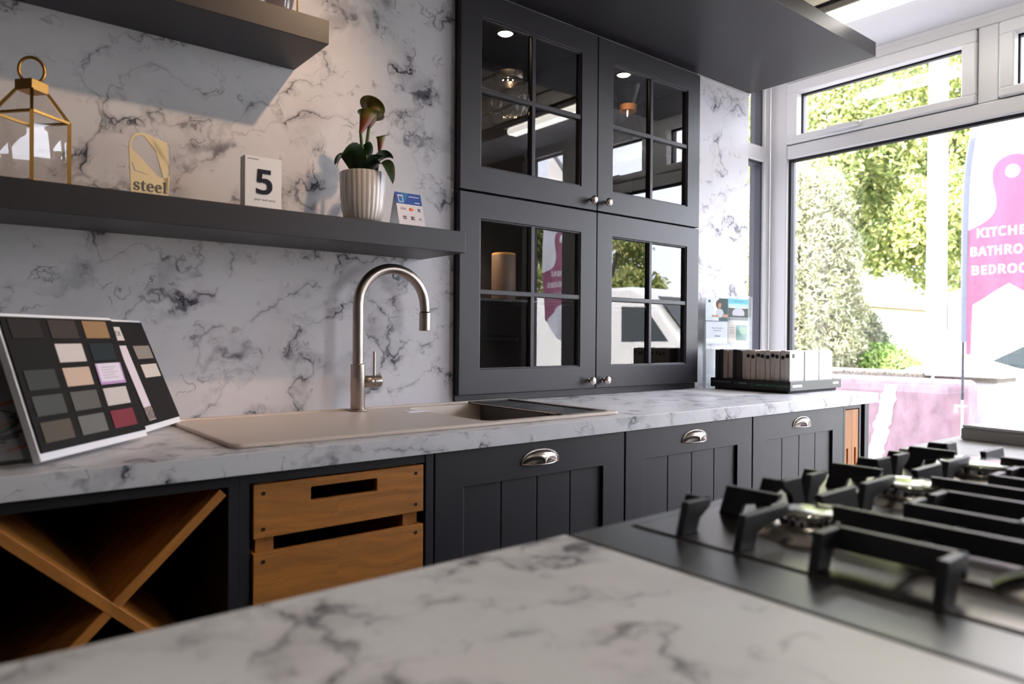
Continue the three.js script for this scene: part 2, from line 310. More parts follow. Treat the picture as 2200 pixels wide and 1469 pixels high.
// ------------------------------------------------------------------ glazed wall cabinets, set in the wall
const X0 = 1.242, PITCH = 0.6, YB = 0.936, YM = 1.5705, YT = 2.2;
function gridDoor(name, x0, y0, y1, knobX, knobY, parent, label) {
  const d = new THREE.Group(); d.name = 'door'; parent.add(d);
  const zf = 0.03, zb = 0.0085, x1 = x0 + PITCH - 0.004, st = 0.0785, gx0 = x0 + st, gx1 = x1 - st, gy0 = y0 + 0.078, gy1 = y1 - 0.079, mx = (gx0 + gx1) / 2, my = (gy0 + gy1) / 2 + 0.008;
  const fr = new THREE.Shape([[x0, y0], [x1, y0], [x1, y1], [x0, y1]].map((q) => new THREE.Vector2(...q)));
  fr.holes.push(new THREE.Path([[gx0, gy0], [gx0, gy1], [gx1, gy1], [gx1, gy0]].map((q) => new THREE.Vector2(...q))));
  const g = extr(fr, zf - zb, 0.0015); g.translate(0, 0, zb);
  mesh('frame', g, M.paint, d);
  const b = 0.0085;
  mesh('glazing_bar', [box(mx - b, mx + b, gy0 - 0.001, gy1 + 0.001, 0.012, 0.0265, 0.003)], M.paint, d);
  mesh('glazing_bar', [box(gx0 - 0.001, gx1 + 0.001, my - b, my + b, 0.012, 0.0268, 0.003)], M.paint, d);
  // sloping bead round the opening
  const bead = (a, c2, e, f) => box(a, c2, e, f, 0.012, 0.026, 0.0025);
  mesh('bead', [bead(gx0 - 0.001, gx0 + 0.005, gy0, gy1), bead(gx1 - 0.005, gx1 + 0.001, gy0, gy1), bead(gx0, gx1, gy0 - 0.001, gy0 + 0.005), bead(gx0, gx1, gy1 - 0.005, gy1 + 0.001)], M.paint, d);
  for (const [a, c] of [[gx0, mx], [mx, gx1]]) for (const [e, f] of [[gy0, my], [my, gy1]]) mesh('pane', box(a, c, e, f, 0.0145, 0.015), M.cabPane, d);
  const k = mesh('knob', lathe([[0.0085, 0], [0.0088, 0.002], [0.0055, 0.004], [0.005, 0.012], [0.009, 0.0155], [0.0148, 0.021], [0.0152, 0.025], [0.012, 0.030], [0.006, 0.0325], [0, 0.033]], 24).rotateX(Math.PI / 2).translate(knobX, knobY, zf), M.nickel, d);
  k.userData.label = 'round brushed nickel knob';
}
function wallCabinet(i, lower, label) {
  const x0 = X0 + i * PITCH, y0 = lower ? YB : YM + 0.003, y1 = lower ? YM - 0.003 : YT;
  const g = thing('glazed_cabinet', label, 'cabinet', [0, 0, 0], 0, 'glazed cabinets in the marble wall');
  const c0 = x0 - 0.002, c1 = x0 + PITCH - 0.002, a = y0 - 0.0015, b = y1 + 0.0015, t = 0.018, zb = -0.33, zf = 0.0075;
  mesh('body', [box(c0, c0 + t, a, b, zb, zf), box(c1 - t, c1, a, b, zb, zf), box(c0 + t, c1 - t, a, a + t, zb, zf), box(c0 + t, c1 - t, b - (lower ? t : 0.044), b, zb, zf - (lower ? 0 : 0.004))], M.paint, g);
  mesh('back_panel', box(c0 + t, c1 - t, a + t, b - t, zb, zb + 0.008), M.cabBack, g);
  const sy = lower ? 1.245 : 1.868;
  mesh('shelf', box(c0 + t, c1 - t, sy - 0.009, sy, zb + 0.01, -0.04, 0.001), lower ? M.paint : M.thinGlass, g);
  gridDoor('door', x0, y0, y1, i ? x0 + 0.036 : x0 + PITCH - 0.040, lower ? 0.963 : 1.606, g);
  if (i === 0 && lower) mesh('base_strip', box(1.2405, 2.4435, 0.911, 0.9335, 0.0005, 0.012), M.paint, g);
  return g;
}
wallCabinet(0, false, 'upper left glazed cabinet with a smoky round glass jar inside');
wallCabinet(1, false, 'upper right glazed cabinet with an hourglass glass carafe inside');
wallCabinet(0, true, 'lower left glazed cabinet with a pillar candle inside');
wallCabinet(1, true, 'lower right glazed cabinet nearest the sample book display, empty');
function ledSpot(x, z, top, power, label) {
  const y = top + 0.0015 - (top === YT ? 0.044 : 0.018);
  const g = thing('cabinet_spot', label, 'light', [x, y, z], 0, 'cabinet spots');
  mesh('bezel', lathe([[0.026, -0.0005], [0.027, -0.005], [0.036, -0.0035], [0.037, -0.0001]], 32), M.chrome, g);
  const em = std([1, 1, 1], 0.5); em.emissive = new THREE.Color().setRGB(1, 0.86, 0.68); em.emissiveIntensity = 6;
  mesh('lens', lathe([[0, -0.006], [0.022, -0.0055], [0.0265, -0.001], [0, -0.0005]], 28), em, g);
  const l = new THREE.SpotLight(new THREE.Color().setRGB(1, 0.74, 0.5), power, 0, 1.2, 0.7, 2); l.position.set(x, y - 0.012, z); l.target.position.set(x, 0, z); l.castShadow = true; l.shadow.radius = 1.0; scene.add(l, l.target);
}
ledSpot(1.505, -0.085, YT, 0.06, 'round lit spot in the top of the upper left glazed cabinet');
ledSpot(2.100, -0.085, YT, 0.06, 'round lit spot in the top of the upper right glazed cabinet');
ledSpot(1.42, -0.20, YM - 0.003, 0.12, 'spot in the top of the lower left glazed cabinet above the candle');
ledSpot(2.12, -0.10, YM - 0.003, 0.05, 'spot in the top of the lower right glazed cabinet');
{ // jar, carafe, candle
  const sy = 1.868, flute = (g, n, amp) => { const p = g.attributes.position; for (let i = 0; i < p.count; i++) { const x = p.getX(i), z = p.getZ(i), r = Math.hypot(x, z), a = Math.atan2(z, x); if (r > 0.055) { const k = 1 + amp * Math.cos(a * n) * Math.min(1, (r - 0.055) / 0.03); p.setX(i, x * k); p.setZ(i, z * k); } } g.computeVertexNormals(); return g; };
  const j = thing('glass_jar', 'squat ribbed smoky glass jar with a wide collar', 'jar', [1.575, sy + 0.0005, -0.15]);
  mesh('bowl', flute(lathe([[0, 0.0], [0.05, 0.0], [0.078, 0.02], [0.098, 0.06], [0.100, 0.095], [0.090, 0.128], [0.066, 0.150], [0.0575, 0.155]], 96), 22, 0.02), M.smokeGlass, j);
  mesh('collar', lathe([[0.0575, 0.155], [0.058, 0.178], [0.060, 0.180], [0.0605, 0.156], [0.0575, 0.155]], 48), M.nickel, j);
  const c = thing('glass_carafe', 'clear hourglass carafe with a cork band at its waist', 'carafe', [2.2, sy + 0.0005, -0.15]);
  mesh('body', lathe([[0, 0], [0.070, 0.0], [0.078, 0.012], [0.072, 0.06], [0.052, 0.13], [0.034, 0.175], [0.030, 0.19], [0.034, 0.205], [0.048, 0.24], [0.062, 0.275], [0.064, 0.276]], 48), M.thinGlass, c);
  mesh('cork_band', lathe([[0.0335, 0.178], [0.036, 0.178], [0.0335, 0.19], [0.036, 0.203], [0.0335, 0.203], [0.0315, 0.19], [0.0335, 0.178]], 40), M.oak, c);
  const ca = thing('pillar_candle', 'tall cream pillar candle with an amber rim', 'candle', [1.556, 1.2455, -0.15]);
  mesh('wax', lathe([[0, 0], [0.0415, 0], [0.043, 0.003], [0.043, 0.160], [0, 0.160]], 40), M.wax, ca);
  mesh('rim', lathe([[0.043, 0.1595], [0.0425, 0.166], [0.039, 0.168], [0.034, 0.164], [0, 0.1605]], 40), M.waxTop, ca);
  mesh('wick', cyl(0.0012, 0.001, 0.008, 0, 0.1605, 0, 8), M.gapBlack, ca);
}
// canopy over the cabinets
{
  const g = thing('canopy_shelf', 'dark grey canopy board projecting over the glazed cabinets', 'shelf');
  mesh('board', box(1.05, 2.836, 2.2185, 2.275, 0.0005, 0.557, 0.002), M.paint, g);
  mesh('edge_trim', box(2.447, 2.836, 2.2095, 2.218, 0.0005, 0.006), M.upvc, g);
}
// floating shelves
tag(mesh('floating_shelf', box(-1.6, 0.729, 1.8185, 1.876, 0.0005, 0.2145, 0.0015), M.paint), 'upper dark grey floating shelf, warm light on its end', 'shelf', 'floating shelves');
tag(mesh('floating_shelf', box(-1.6, 1.123, 1.347, 1.4055, 0.0005, 0.2305, 0.0015), M.paint), 'lower dark grey floating shelf holding the lantern and the plant', 'shelf', 'floating shelves');

// ------------------------------------------------------------------ worktop, sink, tap
const WT = 0.91, WB = 0.872, WZ = 0.572;
{
  const s = poly([[-1.9, -0.001], [-1.9, -WZ], [2.858, -WZ], [2.858, -0.001]], [roundRect(1.005, -0.478, 1.405, -0.08, 0.04)]);
  tag(mesh('worktop', slab(s, WB, WT, 0.0012), M.marbleTop), 'long white marble-look worktop along the back wall', 'worktop');
}
{
  const g = thing('sink', 'cream composite sink with a long drainer set in the worktop', 'sink', [0, WT + 0.0004, 0]);
  const outer = roundRect(0.412, -0.518, 1.440, -0.034, 0.022, THREE.Shape), inner = roundRect(0.434, -0.496, 1.418, -0.050, 0.02);
  outer.holes.push(inner);
  mesh('rim', slab(outer, 0, 0.0085, 0.003), M.sink, g);
  const deck = roundRect(0.434, -0.496, 1.418, -0.050, 0.02, THREE.Shape); deck.holes.push(roundRect(1.02, -0.468, 1.395, -0.092, 0.03));
  mesh('drainer', slab(deck, 0, 0.0045), M.sink, g);
  // bowl: tapering walls
  const top = [[1.02, 0.092], [1.395, 0.092], [1.395, 0.468], [1.02, 0.468]], bot = [[1.09, 0.12], [1.37, 0.12], [1.37, 0.44], [1.09, 0.44]], pos = [], D = -0.17;
  for (let i = 0; i < 4; i++) { const a = top[i], b = top[(i + 1) % 4], c = bot[(i + 1) % 4], d = bot[i]; const V = [[a[0], 0.0045, a[1]], [b[0], 0.0045, b[1]], [c[0], D, c[1]], [d[0], D, d[1]]]; for (const k of [0, 1, 2, 0, 2, 3]) pos.push(...V[k]); }
  const fl = bot.map((q) => [q[0], D, q[1]]); for (const k of [0, 1, 2, 0, 2, 3]) pos.push(...fl[k]);
  const bg = new THREE.BufferGeometry(); bg.setAttribute('position', new THREE.BufferAttribute(new Float32Array(pos), 3)); bg.computeVertexNormals(); metric(bg);
  mesh('bowl', bg, M.sink, g);
  mesh('waste', lathe([[0, 0.003], [0.03, 0.003], [0.04, 0.001], [0.04, 0]], 28).translate(1.23, D, 0.28), M.chrome, g);
  mesh('overflow_cover', box(0.965, 1.03, 0.0047, 0.0062, 0.165, 0.20, 0.0006), M.chrome, g);
}
{
  const g = thing('colander_tray', 'black slotted tray bridging the sink bowl', 'tray');
  const y = WT + 0.0052;
  mesh('frame', [box(1.245, 1.262, y, y + 0.006, 0.075, 0.492, 0.002), box(1.392, 1.408, y, y + 0.006, 0.075, 0.492, 0.002), box(1.262, 1.392, y, y + 0.006, 0.075, 0.088, 0.002), box(1.262, 1.392, y, y + 0.006, 0.478, 0.492, 0.002)], M.blackPlastic, g);
  mesh('side', box(1.252, 1.256, y - 0.10, y, 0.13, 0.43), M.blackPlastic, g);
  for (let k = 0; k < 3; k++) mesh('slat', box(1.263, 1.391, y - 0.002, y + 0.003, 0.092 + k * 0.130, 0.212 + k * 0.130, 0.002), M.blackPlastic, g);
  mesh('edge_wire', tube([[1.243, y + 0.004, 0.09], [1.243, y + 0.004, 0.28], [1.243, y + 0.004, 0.475]], 0.0016, 12, 6), M.nickel, g);
}
{
  const g = thing('kitchen_tap', 'brushed steel pull-out tap with a tall arched spout', 'tap', [0.88, WT + 0.005, 0.075]);
  mesh('base_ring', lathe([[0, 0], [0.027, 0], [0.027, 0.003], [0.025, 0.005], [0, 0.005]], 32), M.steel, g);
  mesh('column', lathe([[0, 0.005], [0.0195, 0.005], [0.0195, 0.124], [0.0185, 0.1265], [0.0150, 0.1275], [0, 0.1275]], 32), M.steel, g);
  const pts = [[0, 0.12, 0], [0, 0.20, 0], [0, 0.28, 0]]; for (let a = 180; a >= 0; a -= 15) pts.push([0.105 + 0.105 * Math.cos(a * Math.PI / 180), 0.285 + 0.105 * Math.sin(a * Math.PI / 180), 0]);
  pts.push([0.2105, 0.278, 0]);
  mesh('spout', tube(pts, 0.0145, 80, 20), M.steel, g);
  mesh('spray_head', lathe([[0, 0], [0.0155, 0], [0.0165, 0.002], [0.0165, 0.051], [0.0145, 0.0525], [0, 0.0525]], 28).translate(0.2105, 0.218, 0), M.steel, g);
  mesh('collar', lathe([[0.0138, 0], [0.0148, 0.0015], [0.0138, 0.003]], 28).translate(0.2105, 0.2705, 0), M.gapBlack, g);
  mesh('neck', cyl(0.0135, 0.0135, 0.012, 0.2105, 0.270, 0, 24), M.steel, g);
  const h = mesh('valve', lathe([[0, 0], [0.0165, 0], [0.0165, 0.028], [0.0155, 0.029], [0.0155, 0.030], [0.0175, 0.031], [0.0175, 0.052], [0.016, 0.0535], [0, 0.0535]], 32).rotateZ(-Math.PI / 2).translate(0.013, 0.078, 0), M.steel, g);
  mesh('lever', cyl(0.0042, 0.0036, 0.072, 0.047, 0.088, 0.004, 16), M.steel, h);
}

// ------------------------------------------------------------------ base units
const BZ = 0.552, BB = 0.16;
function cupHandle(cx, y, parent) {
  // half-dome cup pull: flat lower rim, bulging front
  const W = 0.056, Hh = 0.031, D = 0.021, n = 20, m = 10, pos = [], idx = [];
  for (let i = 0; i <= n; i++) for (let j = 0; j <= m; j++) {
    const a = Math.PI * i / n, b = Math.PI / 2 * j / m, q = Math.cos(b);
    pos.push(cx + W * Math.cos(a) * (0.25 * q + 0.75 * Math.sqrt(q)), y + Hh * Math.pow(Math.sin(a), 0.8) * Math.sqrt(q), BZ + 0.0005 + D * Math.sin(b) * (0.35 + 0.65 * Math.sin(a)));
  }
  for (let i = 0; i < n; i++) for (let j = 0; j < m; j++) { const p = i * (m + 1) + j; idx.push(p, p + m + 1, p + 1, p + 1, p + m + 1, p + m + 2); }
  const g = new THREE.BufferGeometry(); g.setAttribute('position', new THREE.BufferAttribute(new Float32Array(pos), 3)); g.setIndex(idx); g.computeVertexNormals();
  const uv = new Float32Array(pos.length / 3 * 2); g.setAttribute('uv', new THREE.BufferAttribute(uv, 2));
  const h = mesh('handle', g, M.nickel, parent); h.userData.label = 'nickel cup handle';
  const rim = []; for (let i = 0; i <= 16; i++) { const a = Math.PI * i / 16; rim.push([cx + (W + 0.002) * Math.cos(a), y - 0.001 + (Hh + 0.0015) * Math.pow(Math.sin(a), 0.8), BZ + 0.0015]); }
  mesh('flange', tube(rim, 0.0016, 40, 6), M.nickel, h);
  mesh('lip', tube([[cx - W, y - 0.0005, BZ + 0.002], [cx - W * 0.5, y - 0.001, BZ + 0.016], [cx, y - 0.001, BZ + 0.021], [cx + W * 0.5, y - 0.001, BZ + 0.016], [cx + W, y - 0.0005, BZ + 0.002]], 0.0014, 30, 6), M.nickel, h);
}
function carcass(g, x0, x1, m = M.carcass, zf = BZ - 0.022) {
  const open = x0 < 1;
  const t = 0.018;
  mesh('body', [box(x0, x0 + t, BB, WB - 0.0005, 0.03, zf), box(x1 - t, x1, BB, WB - 0.0005, 0.03, zf), box(x0 + t, x1 - t, BB, BB + t, 0.03, zf), box(x0 + t, x1 - t, WB - 0.02, WB - 0.0005, open ? zf - 0.04 : 0.03, zf), box(x0 + t, x1 - t, BB + t, WB - 0.02, 0.03, 0.04)], m, g);
}
function baseUnit(x0, label) {
  const g = thing('base_cabinet', label, 'cabinet', [0, 0, 0], 0, 'panelled base cabinets');
  const x1 = x0 + 0.6; carcass(g, x0 + 0.0005, x1 - 0.0005);
  mesh('plinth', box(x0 + 0.0005, x1 - 0.0005, 0, BB - 0.001, 0.46, 0.48), M.paintDark, g);
  const d = new THREE.Group(); d.name = 'door'; g.add(d);
  const a = x0 + 0.003, b = x1 - 0.003, y0 = BB + 0.004, y1 = WB - 0.0035, px0 = x0 + 0.079, px1 = x1 - 0.083, py0 = y0 + 0.085, py1 = 0.786;
  const fr = poly([[a, y0], [b, y0], [b, y1], [a, y1]], [[[px0, py0], [px0, py1], [px1, py1], [px1, py0]]]);
  const fg = extr(fr, 0.021, 0.0015); fg.translate(0, 0, BZ - 0.021); mesh('frame', fg, M.paint, d);
  for (let k = 0; k < 4; k++) { const w = (px1 - px0) / 4; mesh('plank', box(px0 + k * w + 0.0012, px0 + (k + 1) * w - 0.0012, py0 - 0.004, py1 + 0.004, BZ - 0.018, BZ - 0.0085, 0.0018), M.paint, d); }
  mesh('backing', box(px0 - 0.004, px1 + 0.004, py0 - 0.004, py1 + 0.004, BZ - 0.0208, BZ - 0.0185), M.paintDark, d);
  cupHandle(x0 + 0.3, 0.818, d);
}
baseUnit(0.819, 'dark panelled base cabinet under the sink bowl, beside the wooden crate');
baseUnit(1.419, 'middle dark panelled base cabinet under the glazed cabinets');
baseUnit(2.019, 'dark panelled base cabinet nearest the window, beside the pale crate');
{ // wine rack with crossed boards
  const g = thing('wine_rack_unit', 'dark open wine rack unit with crossed oak boards', 'cabinet');
  const x0 = 0.016, x1 = 0.413, t = 0.018, zf = BZ - 0.002;
  mesh('body', [box(x0, x0 + t, BB, WB - 0.0005, 0.03, zf), box(x1 - t, x1, BB, WB - 0.0005, 0.03, zf), box(x0 + t, x1 - t, WB - 0.022, WB - 0.0005, 0.03, zf), box(x0 + t, x1 - t, 0.484, 0.502, 0.03, zf), box(x0 + t, x1 - t, BB, BB + t, 0.03, zf), box(x0 + t, x1 - t, BB + t, WB - 0.022, 0.03, 0.04)], M.carcass, g);
  mesh('plinth', box(x0, x1, 0, BB - 0.001, 0.46, 0.48), M.paintDark, g);
  const cx = (x0 + x1) / 2, cy = 0.676, hw = (x1 - x0) / 2 - t - 0.002, hh = 0.1715, L = 2 * Math.hypot(hw, hh) - 0.018, an = Math.atan2(hh, hw);
  for (const s of [1, -1]) { const b = cb(L, 0.0165, 0.42, 0.001); b.rotateZ(s * an); b.translate(cx, cy, 0.338 + (s > 0 ? 0.0 : 0.0006)); mesh('cross_board', b, M.oak, g); }
}
{ // crate unit
  const g = thing('crate_unit', 'dark open base unit that houses the oak crate', 'cabinet');
  const x0 = 0.4135, x1 = 0.8185, t = 0.018, zf = BZ - 0.002;
  mesh('body', [box(x0, x0 + t, BB, WB - 0.0005, 0.03, zf), box(x1 - t, x1, BB, WB - 0.0005, 0.03, zf), box(x0 + t, x1 - t, WB - 0.021, WB - 0.0005, 0.03, zf), box(x0 + t, x1 - t, 0.57, 0.588, 0.03, zf), box(x0 + t, x1 - t, BB, BB + t, 0.03, zf), box(x0 + t, x1 - t, BB + t, WB - 0.021, 0.03, 0.04)], M.carcass, g);
  mesh('plinth', box(x0, x1, 0, BB - 0.001, 0.46, 0.48), M.paintDark, g);
  mesh('pilaster', box(x1 - 0.0195, x1 - 0.0005, BB, WB - 0.001, zf, BZ + 0.0, 0.001), M.paint, g);
}
{
  const g = thing('wooden_crate', 'slatted oak crate drawer with a slot handle under the drainer', 'crate');
  const x0 = 0.4375, x1 = 0.7925, zf = BZ + 0.001;
  const slat = (y0, y1, hole) => { const s = poly([[x0, y0], [x1, y0], [x1, y1], [x0, y1]], hole ? [roundRect(0.545, 0.806, 0.684, 0.832, 0.003)] : []); const e = extr(s, 0.012, 0.001); e.translate(0, 0, zf - 0.012); const m = mesh('slat', e, M.oak, g); for (const x of [x0 + 0.018, x1 - 0.018]) for (const y of [y0 + 0.016, y1 - 0.016]) mesh('screw', cyl(0.0035, 0.0035, 0.0022, 0, 0, 0, 12).rotateX(Math.PI / 2).translate(x, y, zf - 0.001), M.gapBlack, m); };
  slat(0.7505, 0.8475, true); slat(0.612, 0.7235, false);
  for (const x of [x0 + 0.007, x1 - 0.042]) mesh('corner_post', box(x, x + 0.034, 0.60, 0.8475, zf - 0.031, zf - 0.0125, 0.001, true), M.oak, g);
  for (const [a, b] of [[x0 + 0.001, x0 + 0.007], [x1 - 0.0075, x1 - 0.001]]) for (const [c, d] of [[0.7505, 0.84], [0.612, 0.7235]]) mesh('side_slat', box(a, b, c, d, 0.12, zf - 0.0125), M.oak, g);
  mesh('floor_board', box(x0 + 0.008, x1 - 0.008, 0.589, 0.5985, 0.12, zf - 0.0125), M.oak, g);
}
{ // slim end unit
  const g = thing('end_unit', 'slim dark pull-out unit at the window end of the worktop', 'cabinet');
  const x0 = 2.6195, x1 = 2.757, t = 0.014, zf = BZ - 0.001;
  mesh('body', [box(x0, x0 + t, BB, WB - 0.0005, 0.03, zf), box(x1 - t, x1, BB, WB - 0.0005, 0.03, zf), box(x0 + t, x1 - t, WB - 0.016, WB - 0.0005, 0.03, zf), box(x0 + t, x1 - t, BB, BB + t, 0.03, zf), box(x0 + t, x1 - t, BB + t, WB - 0.016, 0.03, 0.04)], M.paint, g);
  mesh('plinth', box(x0, x1, 0, BB - 0.001, 0.46, 0.48), M.paintDark, g);
  mesh('end_panel', box(2.778, 2.812, 0, WB - 0.0005, 0.03, BZ + 0.004, 0.001), M.paint, g);
  mesh('spacer', box(2.7575, 2.7775, 0.001, WB - 0.001, 0.03, 0.50), M.gapBlack, g);
  const c = thing('pull_out_crate', 'pale oak pull-out crate front with two slot handles', 'crate');
  for (const [a, b, s] of [[x0 + 0.0165, x0 + 0.0690, 0.012], [x0 + 0.0698, x1 - 0.0165, 0.020]]) {
    const e = extr(poly([[a, BB + 0.02], [b, BB + 0.02], [b, WB - 0.020], [a, WB - 0.020]], [roundRect(a + s, 0.50, a + s + 0.013, 0.708, 0.0055)]), 0.014, 0.0008); e.translate(0, 0, zf - 0.016); mesh('front_board', metric(e, true), M.oakPale, c);
  }
  mesh('liner', box(x0 + 0.0165, x1 - 0.0165, BB + 0.02, WB - 0.022, zf - 0.030, zf - 0.0165, 0, true), M.oak, c);
}

// ------------------------------------------------------------------ island with range cooker
{
  const g = thing('island_worktop', 'white marble-look island worktop in the foreground, left of the hob', 'worktop');
  mesh('slab', box(-1.6, 0.5126, WB, WT, 1.285, 2.25, 0.0015), M.marbleIsland, g);
  const b = thing('island_cabinet', 'dark island cabinet below the foreground worktop', 'cabinet');
  mesh('body', box(-1.58, 0.505, 0.1, WB - 0.0005, 1.31, 2.2), M.paint, b);
  mesh('plinth', box(-1.58, 0.505, 0, 0.0995, 1.36, 2.15), M.paintDark, b);
  const g2 = thing('side_worktop', 'white worktop beyond the hob, below the window', 'worktop');
  mesh('slab', box(1.428, 2.3, WB, WT, 1.24, 1.90, 0.0015), M.white, g2);
  const b2 = thing('side_cabinet', 'dark cabinet beyond the range cooker', 'cabinet');
  mesh('body', box(1.43, 2.28, 0.1, WB - 0.0005, 1.26, 1.88), M.paint, b2);
  mesh('plinth', box(1.43, 2.28, 0, 0.0995, 1.31, 1.83), M.paintDark, b2);
}
const HX = [0.7185, 0.968, 1.218], HZ = [1.44, 1.685], HY = 0.9105;
{
  const g = thing('range_cooker', 'dark range cooker with a gas hob set in the island', 'cooker');
  mesh('body', box(0.517, 1.425, 0.08, 0.868, 1.30, 1.895, 0.004), M.paint, g);
  for (const [x, z] of [[0.56, 1.34], [1.38, 1.34], [0.56, 1.85], [1.38, 1.85]]) mesh('foot', cyl(0.02, 0.016, 0.08, x, 0, z, 14), M.iron, g);
  mesh('hob_top', box(0.5145, 1.427, 0.8685, HY, 1.287, 1.915, 0.003), M.hob, g);
  mesh('tray_groove', box(0.592, 1.349, HY - 0.0001, HY + 0.0006, 1.306, 1.83), M.gapBlack, g);
  mesh('hob_plate', box(0.5955, 1.3455, HY, HY + 0.0018, 1.3095, 1.8265, 0.0008), M.hobPlate, g);
  for (let i = 0; i < 3; i++) for (let j = 0; j < 2; j++) {
    const x = HX[i], z = HZ[j], R = [[0.026, 0.038], [0.036, 0.026], [0.048, 0.036]][i][j], y = HY + 0.0018;
    const b = new THREE.Group(); b.name = 'burner'; g.add(b);
    mesh('well', lathe([[R + 0.033, 0.0002], [R + 0.029, 0.0022], [R + 0.010, 0.0085], [R + 0.004, 0.0085], [R + 0.002, 0.004], [0, 0.004]], 48).translate(x, y, z), M.burnerWell, b);
    const pts = []; pts.push([0, 0.004], [R * 0.96, 0.004], [R * 1.0, 0.006], [R * 1.0, 0.0185], [R * 0.9, 0.019], [0, 0.019]);
    mesh('flame_ring', lathe(pts, 40).translate(x, y, z), M.burner, b);
    for (let k = 0; k < 18; k++) { const a = k / 18 * Math.PI * 2; mesh('flame_port', cb(0.004, 0.006, 0.003).rotateY(-a + Math.PI / 2).translate(x + Math.cos(a) * R, y + 0.013, z + Math.sin(a) * R), M.gapBlack, b); }
    mesh('cap', lathe([[R * 0.90, 0.0192], [R * 1.08, 0.0195], [R * 1.10, 0.0215], [R * 1.02, 0.0245], [R * 0.5, 0.0262], [0, 0.0265]], 40).translate(x, y, z), M.burnerCap, b);
    mesh('ignition_pin', lathe([[0, 0], [0.0055, 0], [0.005, 0.006], [0.0022, 0.008], [0.0018, 0.016], [0, 0.0165]], 14).translate(x - R * 0.2, y + 0.003, z + R * 1.42), M.white, b);
  }
}
// cast iron pan supports: tall flat fingers with slanted legs
function fin(ax, az, bx2, bz2, legA, legB, h = 0.034) {
  const L = Math.hypot(bx2 - ax, bz2 - az), t = 0.0085, s = new THREE.Shape(), k = 0.010;
  if (legA && legB) { s.moveTo(0, 0); s.lineTo(0.018, 0); s.lineTo(0.030, h - 0.020); s.lineTo(L - 0.030, h - 0.020); s.lineTo(L - 0.018, 0); s.lineTo(L, 0); s.lineTo(L - k, h); s.lineTo(k, h); }
  else if (legA) { const leg = Math.min(0.026, L * 0.5); s.moveTo(0, 0); s.lineTo(leg, 0); s.lineTo(leg + 0.006, h - 0.019); s.lineTo(L - 0.004, h - 0.010); s.lineTo(L, h - 0.005); s.lineTo(L, h); s.lineTo(k, h); }
  else { s.moveTo(0, h - 0.021); s.lineTo(L, h - 0.021); s.lineTo(L, h); s.lineTo(0, h); }
  s.closePath();
  const g = extr(s, t, 0.001); g.translate(0, 0, -t / 2); g.rotateY(-Math.atan2(bz2 - az, bx2 - ax)); g.translate(ax, 0, az); return g;
}
{
  const labels = ['cast iron pan support on the hob nearest the marble island top', 'middle cast iron pan support on the hob', 'cast iron pan support on the hob farthest from the island top'];
  for (let i = 0; i < 3; i++) {
    const g = thing('pan_support', labels[i], 'pan support', [HX[i], HY + 0.0019, 0], 0, 'pan supports');
    const c = 0.0755, o = 0.1225, zA = HZ[0], zB = HZ[1], dz = 0.072;
    for (const s of [-1, 1]) {
      mesh('finger', fin(s * o, zA - 0.004, s * 0.033, zA - 0.004, true, false), M.iron, g);
      mesh('finger', fin(s * o, zB + 0.004, s * 0.033, zB + 0.004, true, false), M.iron, g);
      mesh('corner_finger', fin(s * o, zA - dz, s * (c - 0.004), zA - dz, true, false), M.iron, g);
      mesh('corner_finger', fin(s * c, zA - 0.106, s * c, zA - dz + 0.004, true, false), M.iron, g);
      mesh('corner_finger', fin(s * o, zB + dz, s * (c - 0.004), zB + dz, true, false), M.iron, g);
      mesh('corner_finger', fin(s * c, zB + 0.106, s * c, zB + dz - 0.004, true, false), M.iron, g);
      mesh('corner_finger', fin(s * o, zA + dz, s * (c - 0.004), zA + dz, true, false), M.iron, g);
      mesh('corner_finger', fin(s * o, zB - dz, s * (c - 0.004), zB - dz, true, false), M.iron, g);
      mesh('side_bar', fin(s * c, zA + dz - 0.004, s * c, zB - dz + 0.004, false, false), M.iron, g);
    }
    mesh('finger', fin(0, zA - 0.106, 0, zA - 0.030, true, false), M.iron, g);
    mesh('finger', fin(0, zB + 0.106, 0, zB + 0.030, true, false), M.iron, g);
    mesh('centre_bar', fin(0, zA + 0.030, 0, zB - 0.030, false, false), M.iron, g);
    mesh('cross_bar', bar([-c, 0.016, (zA + zB) / 2], [c, 0.016, (zA + zB) / 2], 0.008, 0.007), M.iron, g);
  }
}
{ // grey box lying beyond the hob
  const g = thing('sample_box', 'flat pale grey sample box lying beyond the hob', 'box', [1.66, WT + 0.0005, 1.285], -0.12);
  mesh('case', box(0, 0.30, 0, 0.024, -0.02, 0.16, 0.003), std([0.36, 0.35, 0.34], 0.45), g);
  mesh('lid', box(0.002, 0.298, 0.0245, 0.030, -0.018, 0.158, 0.002), std([0.62, 0.61, 0.62], 0.4), g);
  mesh('latch', box(0.10, 0.15, 0.0303, 0.034, 0.06, 0.10, 0.002), M.chrome, g);
}

